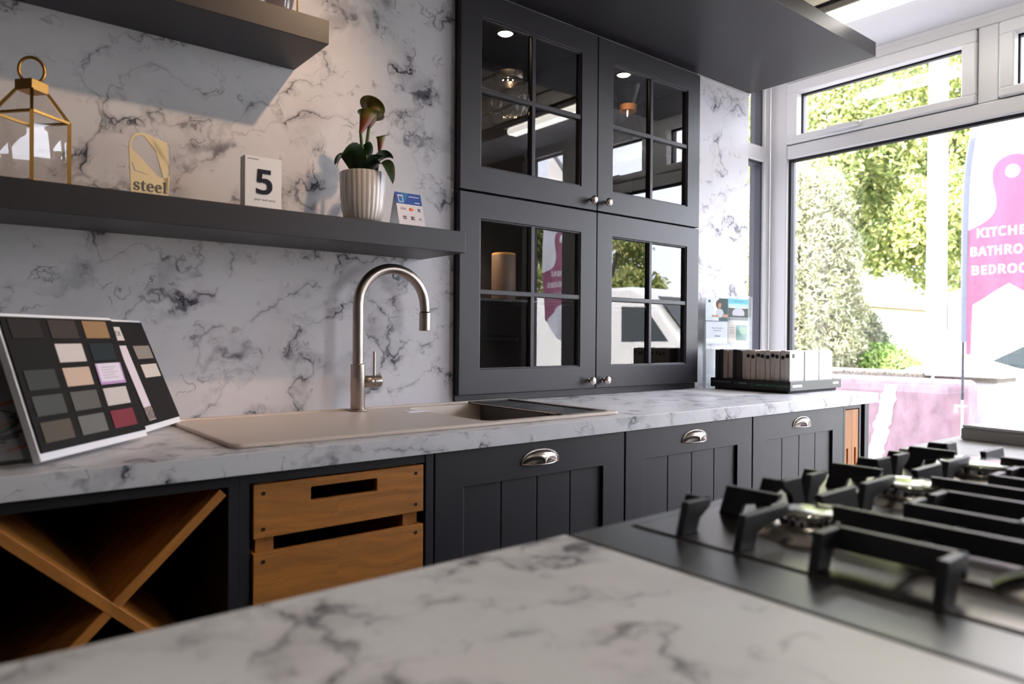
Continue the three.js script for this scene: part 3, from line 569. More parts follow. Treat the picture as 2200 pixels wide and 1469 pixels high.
// ------------------------------------------------------------------ things on the lower shelf
const SY = 1.4058;
{
  const g = thing('brass_lantern', 'brass lantern with glass sides and a ring handle', 'lantern', [0.142, SY, 0.118]);
  const a0 = 1.652, H = 0.142, R = 0.064, P = (k, r, y) => { const a = a0 + k * Math.PI / 2; return [r * Math.cos(a), y, r * Math.sin(a)]; };
  mesh('base', cb(0.092, 0.006, 0.092, 0.001).rotateY(Math.PI / 4 - a0).translate(0, 0.003, 0), M.brassDark, g);
  for (let k = 0; k < 4; k++) {
    mesh('post', bar(P(k, R, 0.006), P(k, R, H), 0.0065, 0.0065), M.brass, g);
    mesh('top_rail', bar(P(k, R, H), P(k + 1, R, H), 0.005, 0.005), M.brass, g);
    mesh('bottom_rail', bar(P(k, R, 0.008), P(k + 1, R, 0.008), 0.005, 0.005), M.brass, g);
    mesh('roof_rib', bar(P(k, R, H), P(k, 0.027, H + 0.052), 0.0055, 0.0055), M.brass, g);
    const quad = (A, B, C, D) => { const b = new THREE.BufferGeometry(); b.setAttribute('position', new THREE.BufferAttribute(new Float32Array([...A, ...B, ...C, ...A, ...C, ...D]), 3)); b.computeVertexNormals(); metric(b); return b; };
    mesh('side_pane', quad(P(k, R - 0.002, 0.009), P(k + 1, R - 0.002, 0.009), P(k + 1, R - 0.002, H - 0.002), P(k, R - 0.002, H - 0.002)), M.thinGlass, g);
    mesh('roof_pane', quad(P(k, R - 0.002, H), P(k + 1, R - 0.002, H), P(k + 1, 0.027, H + 0.051), P(k, 0.027, H + 0.051)), M.thinGlass, g);
  }
  mesh('cap', cb(0.040, 0.021, 0.040, 0.001).rotateY(Math.PI / 4 - a0).translate(0, H + 0.062, 0), M.brass, g);
  const ring = []; for (let k = 0; k < 24; k++) { const a = k / 24 * Math.PI * 2; ring.push([0.021 * Math.cos(a), H + 0.095 + 0.026 * Math.sin(a), 0.006 * Math.cos(a)]); }
  mesh('ring_handle', tube(ring, 0.0032, 60, 8, true), M.brass, g);
}
{
  const g = thing('steel_sign', 'cut-out gold metal sign with a slanted oval and the word steel', 'sign', [0.298, SY, 0.212], 0.10);
  const W = 0.0775, H = 0.126, t = 0.003, o = new THREE.Shape();
  o.moveTo(0.004, 0); o.lineTo(W, 0); o.lineTo(W - 0.004, H - 0.012); o.lineTo(0.030, H); o.quadraticCurveTo(0.0, H, 0.0, H - 0.034); o.closePath();
  const oval = new THREE.Path(); oval.moveTo(0.004, H - 0.034); oval.quadraticCurveTo(0.004, H - 0.006, 0.028, H - 0.006); oval.lineTo(0.079, 0.062); oval.quadraticCurveTo(0.082, 0.040, 0.062, 0.039); oval.lineTo(0.058, 0.039); oval.closePath();
  const triA = new THREE.Path([[0.045, H - 0.008], [0.079, H - 0.016], [0.0805, H - 0.060], [0.066, H - 0.034]].map((q) => new THREE.Vector2(...q)));
  const triB = new THREE.Path([[0.0055, H - 0.062], [0.012, H - 0.080], [0.040, 0.0415], [0.0065, 0.045]].map((q) => new THREE.Vector2(...q)));
  o.holes.push(oval, triA, triB);
  const e = extr(o, t, 0.0003); mesh('plate', e, M.gold, g);
  const tg = text('steel', 0.0235, 0.0008, fontSerif); tg.computeBoundingBox(); const bw = tg.boundingBox.max.x; tg.scale(0.066 / bw, 0.94, 1); tg.translate(0.008, 0.007, t + 0.0001);
  mesh('lettering', tg, std([0.10, 0.08, 0.08], 0.6), g);
  mesh('foot', box(0.004, W, -0.0002, 0.002, -0.02, 0.0), M.gold, g);
}
{
  const g = thing('warranty_block', 'white block with a large black number 5', 'block', [0.529, SY, 0.188]);
  mesh('case', box(0, 0.083, 0, 0.115, 0, 0.032, 0.0008), M.white, g);
  const n = text('5', 0.056, 0.0015); n.computeBoundingBox(); const b = n.boundingBox; n.translate(0.0435 - (b.min.x + b.max.x) / 2, 0.031, 0.0321); mesh('numeral', n, std([0.008, 0.008, 0.02], 0.3), g);
  const t = canvasTex(512, 128, (c, w, h) => { c.fillStyle = '#ebe9eb'; c.fillRect(0, 0, w, h); c.fillStyle = '#33303a'; c.font = 'bold 66px sans-serif'; c.textAlign = 'center'; c.fillText('year warranty', w / 2, 86); });
  mesh('caption', new THREE.PlaneGeometry(0.056, 0.0125).translate(0.045, 0.018, 0.0323), std(0xffffff, 0.5, 0, { map: t }), g);
  mesh('maker_line', box(0.006, 0.030, 0.1065, 0.1085, 0.0321, 0.0324), std([0.25, 0.25, 0.27], 0.6), g);
}
{ // calla lily in a fluted pot
  const g = thing('potted_calla', 'potted calla lily with orange-green blooms in a fluted grey pot', 'plant', [0.846, SY, 0.165]);
  const pot = lathe([[0, 0], [0.040, 0], [0.047, 0.010], [0.053, 0.035], [0.0565, 0.075], [0.058, 0.127], [0.0555, 0.129], [0.0535, 0.126], [0.052, 0.075], [0.047, 0.03], [0, 0.02]], 168);
  { const p = pot.attributes.position; for (let i = 0; i < p.count; i++) { const x = p.getX(i), y = p.getY(i), z = p.getZ(i), a = Math.atan2(z, x), r = Math.hypot(x, z); if (r > 0.03) { const k = 1 + 0.028 * (Math.abs(Math.cos(a * 14)) - 0.6) * (r > 0.046 ? 1 : 0.6); p.setX(i, x * k); p.setZ(i, z * k); } } pot.computeVertexNormals(); }
  mesh('pot', pot, M.ceramic, g);
  mesh('soil', lathe([[0, 0.112], [0.052, 0.108]], 32), M.soil, g);
  const leafTex = dataTex(256, 256, (x, y) => { const v = Math.abs(x / 256 - 0.5), k = 0.75 + 0.35 * fbm(x / 20, y / 20, 12, 3) + 0.25 * sst(0.02, 0, v) + 0.12 * Math.max(0, Math.sin((y / 256 * 16 + v * 10) * 3)); return [38 * k, 62 * k, 30 * k]; });
  const leafMat = phys([1, 1, 1], 0.35, { map: leafTex, side: THREE.DoubleSide });
  const leaf = (base, mid, tip, w, roll = 0, cup = 0.25) => {
    const A = new THREE.Vector3(...base), B = new THREE.Vector3(...mid), C = new THREE.Vector3(...tip), n = 14, m = 8, pos = [], uv = [], idx = [];
    const cv = new THREE.QuadraticBezierCurve3(A, B, C), up = new THREE.Vector3(0, 1, 0);
    for (let i = 0; i <= n; i++) {
      const t = i / n, p = cv.getPoint(t), d = cv.getTangent(t), s = new THREE.Vector3().crossVectors(d, up).normalize().applyAxisAngle(d, roll), nn = new THREE.Vector3().crossVectors(s, d).normalize();
      const wd = w * Math.pow(Math.sin(Math.PI * Math.min(1, 0.06 + 0.94 * Math.pow(t, 0.8))), 0.75);
      for (let j = 0; j <= m; j++) { const q = j / m * 2 - 1; const P = p.clone().addScaledVector(s, wd * q).addScaledVector(nn, cup * wd * q * q + 0.06 * wd * Math.sin(t * 9 + q * 2)); pos.push(P.x, P.y, P.z); uv.push(j / m, t); }
    }
    for (let i = 0; i < n; i++) for (let j = 0; j < m; j++) { const a = i * (m + 1) + j; idx.push(a, a + 1, a + m + 1, a + 1, a + m + 2, a + m + 1); }
    const b = new THREE.BufferGeometry(); b.setAttribute('position', new THREE.BufferAttribute(new Float32Array(pos), 3)); b.setAttribute('uv', new THREE.BufferAttribute(new Float32Array(uv), 2)); b.setIndex(idx); b.computeVertexNormals();
    mesh('leaf', b, leafMat, g);
  };
  leaf([-0.01, 0.11, 0.01], [-0.055, 0.225, 0.035], [-0.094, 0.118, 0.045], 0.030, 0.5);
  leaf([0.0, 0.11, 0.0], [-0.04, 0.21, -0.01], [-0.055, 0.15, -0.05], 0.030, -0.2);
  leaf([0.01, 0.11, 0.015], [0.03, 0.20, 0.05], [0.045, 0.095, 0.075], 0.036, 0.2);
  leaf([0.01, 0.11, 0.0], [0.045, 0.205, 0.015], [0.072, 0.172, 0.03], 0.022, -0.4);
  leaf([0.0, 0.11, -0.01], [0.02, 0.19, -0.02], [0.0, 0.205, 0.03], 0.026, 0.3);
  leaf([0.0, 0.11, 0.01], [0.01, 0.175, 0.03], [0.035, 0.165, 0.06], 0.028, 0.1);
  const stemM = std([0.06, 0.10, 0.02], 0.45);
  const bloomTex = dataTex(256, 256, (x, y) => { const t = y / 256, k = 0.9 + 0.25 * fbm(x / 12, y / 40, 21, 3), m = sst(0.25, 0.95, t + 0.15 * fbm(x / 40, y / 40, 6, 2)); return [(120 - 10 * m) * k, (46 + 58 * m) * k, (18 + 8 * m) * k]; });
  const bloomM = phys([1, 1, 1], 0.4, { map: bloomTex, side: THREE.DoubleSide });
  const bloom = (base, ctrl, neck, R, H, turn, tilt) => {
    const s = mesh('stem', tube([base, ctrl, neck], 0.0042, 24, 10), stemM, g);
    const n = 18, m = 30, pos = [], uv = [], idx = [];
    for (let i = 0; i <= n; i++) for (let j = 0; j <= m; j++) {
      const t = i / n, a = j / m * Math.PI * 2, lipf = 0.5 + 0.5 * Math.cos(a);
      const hh = t * H * (0.62 + 0.38 * lipf), r = 0.0045 + (R - 0.0045) * Math.pow(t, 1.1) * (0.75 + 0.25 * lipf) + (t > 0.82 ? (t - 0.82) * R * 1.6 * (0.4 + lipf) : 0);
      pos.push(r * Math.cos(a), hh - (t > 0.85 ? (t - 0.85) * H * 0.9 * lipf : 0), r * Math.sin(a)); uv.push(j / m, t);
    }
    for (let i = 0; i < n; i++) for (let j = 0; j < m; j++) { const p = i * (m + 1) + j; idx.push(p, p + m + 1, p + 1, p + 1, p + m + 1, p + m + 2); }
    const b = new THREE.BufferGeometry(); b.setAttribute('position', new THREE.BufferAttribute(new Float32Array(pos), 3)); b.setAttribute('uv', new THREE.BufferAttribute(new Float32Array(uv), 2)); b.setIndex(idx); b.computeVertexNormals();
    b.rotateZ(tilt).rotateY(turn).translate(neck[0], neck[1] - 0.002, neck[2]);
    const bl = mesh('bloom', b, bloomM, s);
    const sp = lathe([[0, H * 0.2], [0.0035, H * 0.22], [0.0035, H * 0.5], [0, H * 0.56]], 12).rotateZ(tilt).rotateY(turn).translate(neck[0], neck[1], neck[2]);
  };
  bloom([-0.005, 0.10, 0.01], [-0.012, 0.17, 0.02], [-0.020, 0.226, 0.025], 0.029, 0.092, 0.4, -0.5);
  bloom([0.012, 0.10, -0.005], [0.010, 0.18, -0.005], [0.016, 0.250, 0.0], 0.029, 0.082, 3.6, 0.35);
  bloom([0.03, 0.10, 0.01], [0.036, 0.16, 0.012], [0.040, 0.192, 0.014], 0.0135, 0.056, 0.3, -0.12);
}
{ // tent card
  const g = thing('payment_card', 'small folded card with payment logos and a blue header', 'card', [0.918, SY, 0.200]);
  const W = 0.078, H = 0.0875, front = canvasTex(512, 560, (c, w, h) => {
    c.fillStyle = '#e9e6ea'; c.fillRect(0, 0, w, h);
    c.fillStyle = '#2d55a8'; c.fillRect(0, 0, w, 200); c.fillStyle = '#2f7ab8'; c.beginPath(); c.moveTo(120, 0); c.lineTo(270, 0); c.lineTo(150, 200); c.lineTo(60, 200); c.fill();
    c.strokeStyle = '#dfe8f6'; c.lineWidth = 12; c.strokeRect(60, 52, 84, 112); c.fillStyle = '#dfe8f6'; c.fillRect(48, 44, 100, 22); c.fillRect(270, 52, 200, 14); c.fillRect(370, 150, 102, 18);
    c.fillStyle = '#3b3f5a'; c.font = 'italic bold 50px sans-serif'; c.fillText('VISA', 62, 300);
    c.fillStyle = '#d5352c'; c.beginPath(); c.arc(262, 285, 27, 0, 7); c.fill(); c.fillStyle = '#f0913a'; c.beginPath(); c.arc(298, 285, 27, 0, 7); c.fill();
    c.fillStyle = '#33406e'; c.fillRect(408, 256, 50, 56); c.fillStyle = '#e9e6ea'; c.fillRect(424, 272, 22, 9); c.fillRect(424, 292, 22, 9);
    c.fillStyle = '#4a3f48'; c.fillRect(88, 410, 74, 22); c.fillRect(88, 444, 74, 18); c.fillRect(244, 408, 76, 60); c.fillStyle = '#e9e6ea'; c.fillRect(290, 428, 24, 26); c.fillRect(246, 430, 18, 10);
    c.fillStyle = '#3a3640'; c.fillRect(404, 430, 30, 16); c.fillRect(436, 424, 34, 6); c.fillRect(410, 456, 66, 6);
  });
  const panel = (mat, sgn, name) => { const p = new THREE.PlaneGeometry(W, Math.hypot(H, 0.028)); p.rotateX(-sgn * Math.atan2(0.028, H)); if (sgn < 0) p.rotateY(0); p.translate(W / 2, H / 2, sgn * 0.014); mesh(name, p, mat, g); };
  panel(std(0xffffff, 0.4, 0, { map: front }), 1, 'front_leaf'); panel(M.whiteMatt, -1, 'rear_leaf');
  mesh('base_leaf', box(0, W, 0, 0.0006, -0.0278, 0.0278), M.whiteMatt, g);
}
{ // vase on the upper shelf, only its foot in view
  const g = thing('glass_vase', 'dark tinted glass vase foot at the end of the upper shelf', 'vase', [0.63, 1.8765, 0.15]);
  mesh('bowl', lathe([[0, 0], [0.024, 0], [0.026, 0.004], [0.036, 0.05], [0.046, 0.12], [0.044, 0.19], [0.030, 0.22]], 36), phys([0.45, 0.42, 0.44], 0.06, { transmission: 0.85, thickness: 0, ior: 1.7 }), g);
  const s = thing('thin_stem_holder', 'thin dark stem standing near the end of the upper shelf', 'ornament', [0.672, 1.8765, 0.16]);
  mesh('rod', lathe([[0, 0], [0.005, 0], [0.0035, 0.006], [0.002, 0.02], [0.002, 0.16], [0, 0.16]], 14), M.brassDark, s);
}

// ------------------------------------------------------------------ colour boards on the worktop
function colourBoard(p, ang, w, h, lean, label, swatches, name = 'colour_board') {
  const g = thing(name, label, 'sample board', p, ang, 'colour boards');
  const t = new THREE.Group(); t.name = 'panel'; t.rotation.x = -lean; t.position.y = 0.0075; g.add(t);
  mesh('white_core', box(-0.004, w + 0.004, 0.004, h + 0.022, -0.016, -0.0035, 0.001), M.white, t);
  mesh('black_face', box(0, w, 0.016, h + 0.016, -0.0032, 0, 0.0008), phys([0.014, 0.012, 0.011], 0.75, { specularIntensity: 0.35 }), t);
  for (const [u, v, a, b, c, lift] of swatches) { const s = mesh('swatch', c.isMaterial ? new THREE.BoxGeometry(a, b, 0.0012).translate(u + a / 2, v + b / 2 + 0.016, 0.0008 + (lift || 0)) : box(u, u + a, v + 0.016, v + b + 0.016, 0.0002, 0.0014 + (lift || 0), 0.0003), c.isMaterial ? c : phys(c, 0.65, { specularIntensity: 0.5 }), t); }
  mesh('easel_leg', box(w * 0.42, w * 0.58, 0.006, h * 0.86, -0.020, -0.0165), M.whiteMatt, t);
  return g;
}
{
  const w = 0.285, h = 0.223, sw = 0.070, sh = 0.033, c = (x) => 0.0125 + x * 0.0895, r = (y) => 0.014 + (4 - y) * 0.0430;
  const note = std(0xffffff, 0.5, 0, { map: canvasTex(256, 128, (x, a, b) => { x.fillStyle = '#b98fc0'; x.fillRect(0, 0, a, b); x.fillStyle = '#ddd2de'; x.fillRect(14, 0, a - 28, b - 16); x.fillStyle = '#a99aa9'; for (let k = 0; k < 5; k++) x.fillRect(48, 22 + k * 16, 150 - (k % 2) * 30, 4); }) });
  const S = [];
  const cols = [['#241c18', '#3c332e', '#96754f'], [null, '#cfc4bd', '#1c2628'], ['#3b3d3a', '#c9ae99', 'note'], ['#4a4c49', '#5f5b56', '#c8bfb8'], ['#584e42', '#6b6a65', '#7e2c38']];
  cols.forEach((row, y) => row.forEach((k, x) => { if (!k) return; if (k === 'note') S.push([c(x) - 0.002, r(y) - 0.003, sw + 0.006, sh + 0.007, note, 0.001]); else S.push([c(x), r(y), sw, sh, k]); }));
  colourBoard([0.127, WT, 0.529], 48.5 * Math.PI / 180, w, h, 18.4 * Math.PI / 180, 'front black colour board of paint swatches, a red one at its corner', S);
  const strip = std(0xffffff, 0.4, 0, { map: canvasTex(64, 512, (x, a, b) => { x.fillStyle = '#dccfd6'; x.fillRect(0, 0, a, b); for (let k = 0; k < 160; k++) { x.fillStyle = ['#6b5a52', '#3b3230', '#a08c80'][k % 3]; x.fillRect((k * 37) % 60, b - 10 - (k * 53) % 84, 7, 9); } }) });
  const tagM = std(0xffffff, 0.4, 0, { map: canvasTex(128, 128, (x, a, b) => { x.fillStyle = '#d9cfc9'; x.fillRect(0, 0, a, b); x.fillStyle = '#33302e'; x.font = 'bold 60px sans-serif'; x.fillText('CK', 26, 84); }) });
  colourBoard([0.314, WT, 0.276], 55.7 * Math.PI / 180, 0.204, 0.228, 22 * Math.PI / 180, 'rear black colour board with a pale leaflet strip, half hidden', [[0.05, 0.185, 0.036, 0.030, tagM], [0.045, 0.008, 0.034, 0.165, strip, 0.001], [0.112, 0.142, 0.078, 0.030, '#8b827a'], [0.112, 0.099, 0.078, 0.030, '#c9c0b6']]);
  // dark glossy booklet with a floral print standing at the left
  const g = thing('patterned_box', 'dark glossy box with a floral print beside the colour boards', 'box', [-0.116, WT + 0.0005, 0.505], 0.06);
  const tilt = new THREE.Group(); tilt.name = 'slipcase'; tilt.rotation.x = -0.45; tilt.position.y = 0.0092; g.add(tilt);
  const ft = canvasTex(512, 512, (x, a, b) => {
    x.fillStyle = '#77747a'; x.fillRect(0, 0, a, b); x.fillStyle = '#8a878c'; x.font = 'bold 120px sans-serif'; x.fillText('OX', 240, 230);
    let s = 5; const q = () => { s = (s * 1103515245 + 12345) & 0x7fffffff; return s / 0x7fffffff; };
    for (let k = 0; k < 70; k++) { x.strokeStyle = ['#1c1b20', '#26242a', '#5f5b5c', '#1f2a4a', '#2c5a50', '#8a4a30', '#17161a'][k % 7]; x.lineWidth = 4 + q() * 9; x.beginPath(); const sx = q() * a, sy = 330 + q() * 170; x.moveTo(sx, sy); x.quadraticCurveTo(sx + (q() - 0.3) * 160, sy - q() * 90, sx + (q() - 0.2) * 200, sy - 20 - q() * 60); x.stroke(); }
    x.fillStyle = '#2a6f78'; x.fillRect(60, 492, 150, 12); x.fillStyle = '#22366a'; x.fillRect(240, 490, 150, 14);
  });
  mesh('case', box(0, 0.235, 0, 0.225, -0.02, -0.001, 0.002), std([0.05, 0.048, 0.05], 0.3), tilt);
  mesh('front_print', new THREE.PlaneGeometry(0.231, 0.221).translate(0.1175, 0.1125, -0.0006), std(0xffffff, 0.3, 0, { map: ft }), tilt);
}

// ------------------------------------------------------------------ display by the window
{
  const g = thing('display_tray', 'black recycled cardboard display tray holding the sample books', 'tray', [0, WT + 0.0004, 0]);
  const x0 = 2.484, x1 = 2.884, z0 = 0.058, z1 = 0.412, y1 = 0.046;
  const s = roundRect(x0, -z1, x1, -z0, 0.006, THREE.Shape); s.holes.push(roundRect(x0 + 0.012, -(z1 - 0.006), x1 - 0.03, -(z0 + 0.004), 0.003));
  mesh('walls', slab(s, 0.010, y1, 0.001), std([0.010, 0.010, 0.011], 0.28), g);
  mesh('foot', slab(roundRect(x0 + 0.014, -(z1 - 0.012), x1 - 0.018, -(z0 + 0.012), 0.006, THREE.Shape), 0, 0.0105), std([0.012, 0.012, 0.012], 0.7), g);
  const side = canvasTex(1024, 128, (c, w, h) => { c.fillStyle = '#141416'; c.fillRect(0, 0, w, h); c.fillStyle = '#3f8f63'; c.font = 'bold 44px sans-serif'; c.fillText('100% RECYCLED', 606, 84); c.fillStyle = '#8a8f8c'; c.font = '44px sans-serif'; c.fillText('DISPLAY', 940 - 0, 84); c.strokeStyle = '#3f8f63'; c.lineWidth = 6; c.beginPath(); c.arc(572, 68, 16, 0.4, 5.6); c.stroke(); c.fillStyle = '#9a9a9c'; c.fillRect(30, 44, 250, 7); c.fillRect(380, 44, 110, 6); c.fillRect(380, 60, 130, 6); c.strokeStyle = '#6a6a6c'; c.lineWidth = 4; c.beginPath(); c.arc(350, 54, 13, 0, 5); c.stroke(); c.fillStyle = '#3c3c40'; c.fillRect(318, 4, 3, 118); c.fillRect(528, 4, 3, 118); });
  mesh('side_print', new THREE.PlaneGeometry(0.346, 0.034).rotateY(-Math.PI / 2).translate(x0 - 0.0004, 0.028, (z0 + z1) / 2), std(0xffffff, 0.3, 0, { map: side }), g);
  const fr = canvasTex(1024, 96, (c, w, h) => { c.fillStyle = '#1b1b1d'; c.fillRect(0, 0, w, h); c.fillStyle = '#e8e8ea'; c.fillRect(40, 34, 180, 28); c.fillRect(850, 26, 120, 26); });
  mesh('front_print', new THREE.PlaneGeometry(0.39, 0.034).translate((x0 + x1) / 2, 0.028, z1 + 0.0004), std(0xffffff, 0.3, 0, { map: fr }), g);
  const cols = ['#17161a', '#221f22', '#a8988a', '#b8a49c', '#1b1a20', '#3a3638', '#c2b2a2', '#c6b7a8', '#c9bbae', '#c9bcb0', '#cabdb1', '#cbbfb3', '#c8bbae', '#ccc0b5', '#cdc2b8', '#d6cfc9'];
  const names = ['black', 'charcoal', 'taupe', 'pinkish beige', 'second black', 'dark grey', 'sand'];
  const n = cols.length, th = 0.0188;
  for (let k = 0; k < n; k++) {
    const z = 0.0705 + k * (th + 0.0021);
    const b = thing('sample_book', k < 7 ? `${names[k]} sample book spine at the wall end of the display tray` : k === n - 1 ? 'front off-white sample book of the left row, its face to the room' : `beige sample book with a round dark label, number ${['eight', 'nine', 'ten', 'eleven', 'twelve', 'thirteen', 'fourteen', 'fifteen'][k - 7]} from the wall`, 'sample book', [2.4985 + (k === 15 ? 0 : 0.0035 * Math.sin(k * 2.3) + 0.002), WT + 0.0115, z], 0, 'sample books in the display');
    const lean = 0.02 * Math.sin(k * 2.7);
    mesh('cover', box(0, 0.104, 0, 0.150 + 0.002 * Math.sin(k * 1.9), 0, th, 0.0012), std(cols[k], 0.5), b);
    if (k >= 7) mesh('round_label', cyl(0.0078, 0.0078, 0.0004, 0, 0, 0, 24).rotateZ(Math.PI / 2).translate(k === n - 1 ? -0.0003 : -0.0003, 0.131 - (k % 3) * 0.003, th / 2), std([0.012, 0.012, 0.014], 0.5), b);
  }
  mesh('round_label', cyl(0.0085, 0.0085, 0.0005, 0, 0, 0, 24).rotateX(Math.PI / 2).translate(0.026, 0.131, th + 0.0002), std([0.012, 0.012, 0.014], 0.5), scene.getObjectByName('sample_book_015'));
  const fronts = [['white sample book at the front of the middle row', 2.606, '#dcd8d6'], ['pale pinkish sample book at the front of the right row', 2.714, '#cfc6c6']];
  for (const [l, x, col] of fronts) for (let k = 0; k < 4; k++) { const b = thing('sample_book', k === 3 ? l : `${l.split(' sample')[0]} sample book number ${['one', 'two', 'three'][k]} from the wall in the ${l.includes('middle') ? 'middle' : 'right'} row`, 'sample book', [x + 0.003, WT + 0.0115, 0.322 + k * 0.0209], 0, 'sample books in the display'); mesh('cover', box(0, 0.104, 0, 0.150, 0, th, 0.0012), std(col, 0.5), b); }
}
{
  const g = thing('leaflet_holder', 'clear acrylic holder with four leaflets standing by the marble wall', 'leaflet holder', [0, WT + 0.0004, 0.03]);
  mesh('back_sheet', box(2.475, 2.806, 0, 0.392, 0, 0.002), M.acrylic, g);
  mesh('edge', [box(2.473, 2.4755, 0, 0.285, -0.001, 0.014, 0.0008), box(2.8055, 2.8085, 0, 0.392, -0.001, 0.014, 0.0008), box(2.70, 2.806, 0.392, 0.3945, -0.001, 0.004, 0.0008)], phys([0.9, 0.93, 0.93], 0.1, { transmission: 0.5, thickness: 0 }), g);
  mesh('pocket_front', box(2.478, 2.803, 0.06, 0.30, 0.012, 0.0135), M.acrylic, g);
  mesh('base', box(2.475, 2.806, 0, 0.004, 0.002, 0.024), M.acrylic, g);
  const sheet = (x0, x1, y0, y1, draw) => mesh('leaflet', new THREE.BoxGeometry(x1 - x0, y1 - y0, 0.0012).translate((x0 + x1) / 2, (y0 + y1) / 2, 0.006), [M.whiteMatt, M.whiteMatt, M.whiteMatt, M.whiteMatt, phys([0.8, 0.8, 0.8], 0.6, { specularIntensity: 0.4, map: canvasTex(256, 256, draw) }), M.whiteMatt], g);
  sheet(2.479, 2.636, 0.282, 0.378, (c, w, h) => { c.fillStyle = '#dbe6ea'; c.fillRect(0, 0, w, h); c.fillStyle = '#f0eef0'; c.fillRect(90, 0, 60, h); c.fillStyle = '#2e4a48'; c.fillRect(150, 0, 106, h); c.fillStyle = '#4d3a30'; c.beginPath(); c.ellipse(150, 70, 34, 52, 0, 0, 7); c.fill(); c.fillStyle = '#b98a6c'; c.beginPath(); c.ellipse(160, 84, 20, 32, 0.2, 0, 7); c.fill(); c.fillStyle = '#c9ccd2'; c.beginPath(); c.ellipse(160, 170, 46, 50, 0, 0, 7); c.fill(); c.fillStyle = '#c39a80'; c.fillRect(70, 190, 80, 26); c.fillRect(190, 180, 66, 34); c.fillStyle = '#55585a'; c.fillRect(30, 24, 26, 30); });
  sheet(2.640, 2.790, 0.286, 0.380, (c, w, h) => { c.fillStyle = '#6fc3cf'; c.fillRect(0, 0, w, 90); c.fillStyle = '#b9dfe2'; c.fillRect(0, 60, w, 60); c.fillStyle = '#4e5148'; c.fillRect(0, 110, w, h - 110); c.fillStyle = '#c8c6cc'; c.beginPath(); c.ellipse(128, 170, 78, 62, 0, 0, 7); c.fill(); c.fillStyle = '#ece8ea'; c.fillRect(40, 92, 60, 20); c.fillRect(160, 92, 60, 20); c.fillStyle = '#39423a'; c.fillRect(0, 200, w, 56); c.fillStyle = '#3f97a4'; c.fillRect(70, 26, 120, 8); });
  sheet(2.479, 2.636, 0.185, 0.278, (c, w, h) => { c.fillStyle = '#e6e8f0'; c.fillRect(0, 0, w, h); c.fillStyle = '#8d8f98'; c.fillRect(70, 70, 130, 8); c.fillRect(84, 100, 96, 8); c.fillRect(106, 160, 64, 14); });
  sheet(2.640, 2.790, 0.190, 0.280, (c, w, h) => { c.fillStyle = '#d8cbc0'; c.fillRect(0, 0, w, h); c.fillStyle = '#5f8f80'; c.fillRect(100, 40, 140, 190); c.fillStyle = '#8fb08a'; c.fillRect(150, 60, 80, 90); c.fillStyle = '#6f6a62'; for (let k = 0; k < 4; k++) c.fillRect(16, 70 + k * 22, 60, 5); });
}
{
  const g = thing('paper_sheet', 'white sheets of paper lying on the worktop before the display', 'paper', [2.2, WT + 0.0003, 0.05], -0.05);
  mesh('lower_sheet', box(0.0, 0.21, 0, 0.0006, 0.02, 0.29), M.whiteMatt, g);
  mesh('upper_sheet', box(0, 0.205, 0, 0.0006, 0, 0.28).rotateY(0.12).translate(0.01, 0.0007, 0.01), M.white, g);
}

// ------------------------------------------------------------------ outdoors
const GY0 = -0.12;
const grain = (a, b, s) => dataTex(256, 256, (x, y) => { const k = 0.9 + 0.2 * fbm(x / 32, y / 32, 8, 5); return a.map((v, i) => Math.min(255, (v + (b[i] - v) * sst(0.1, 0.4, fbm(x / 16 + 3, y / 16, 16, 3))) * k)); });
M.asphalt = std(0xffffff, 0.9, 0, { map: rep(grain([150, 148, 146], [170, 168, 165]), 2, 2) });
M.paving = std(0xffffff, 0.85, 0, { map: rep(grain([166, 160, 154], [180, 176, 170]), 1.5, 1.5) });
M.grass = std(0xffffff, 0.95, 0, { map: rep(grain([96, 112, 56], [120, 130, 70]), 1.5, 1.5) });
M.pinkWall = std(0xffffff, 0.8, 0, { map: rep(grain([158, 130, 138], [154, 120, 130]), 0.9, 1.8) });
M.stoneCap = std(0xffffff, 0.95, 0, { map: rep(grain([150, 144, 128], [84, 80, 70]), 0.4, 0.4) });
M.whitePaint = std([0.62, 0.62, 0.62], 0.6);
M.carPaint = phys([0.30, 0.32, 0.35], 0.3, { metalness: 0.5, clearcoat: 1, clearcoatRoughness: 0.05 });
M.vanPaint = phys([0.66, 0.67, 0.69], 0.35, { clearcoat: 1, clearcoatRoughness: 0.05 });
M.carGlass = phys([0.02, 0.03, 0.035], 0.04, {});
M.tyre = std([0.015, 0.015, 0.016], 0.85);
M.bark = std([0.10, 0.085, 0.07], 0.95);
{
  const p = structGroup('forecourt'); mesh('paving', box(WX + 0.13, 7.6, GY0 - 0.1, GY0, -14, 16), M.paving, p);
  struct('road', box(7.6, 13.2, GY0 - 0.1, GY0 - 0.02, -40, 40), M.asphalt);
  struct('verge', box(13.2, 70, GY0 - 0.1, GY0 + 0.01, -60, 60), M.grass);
}
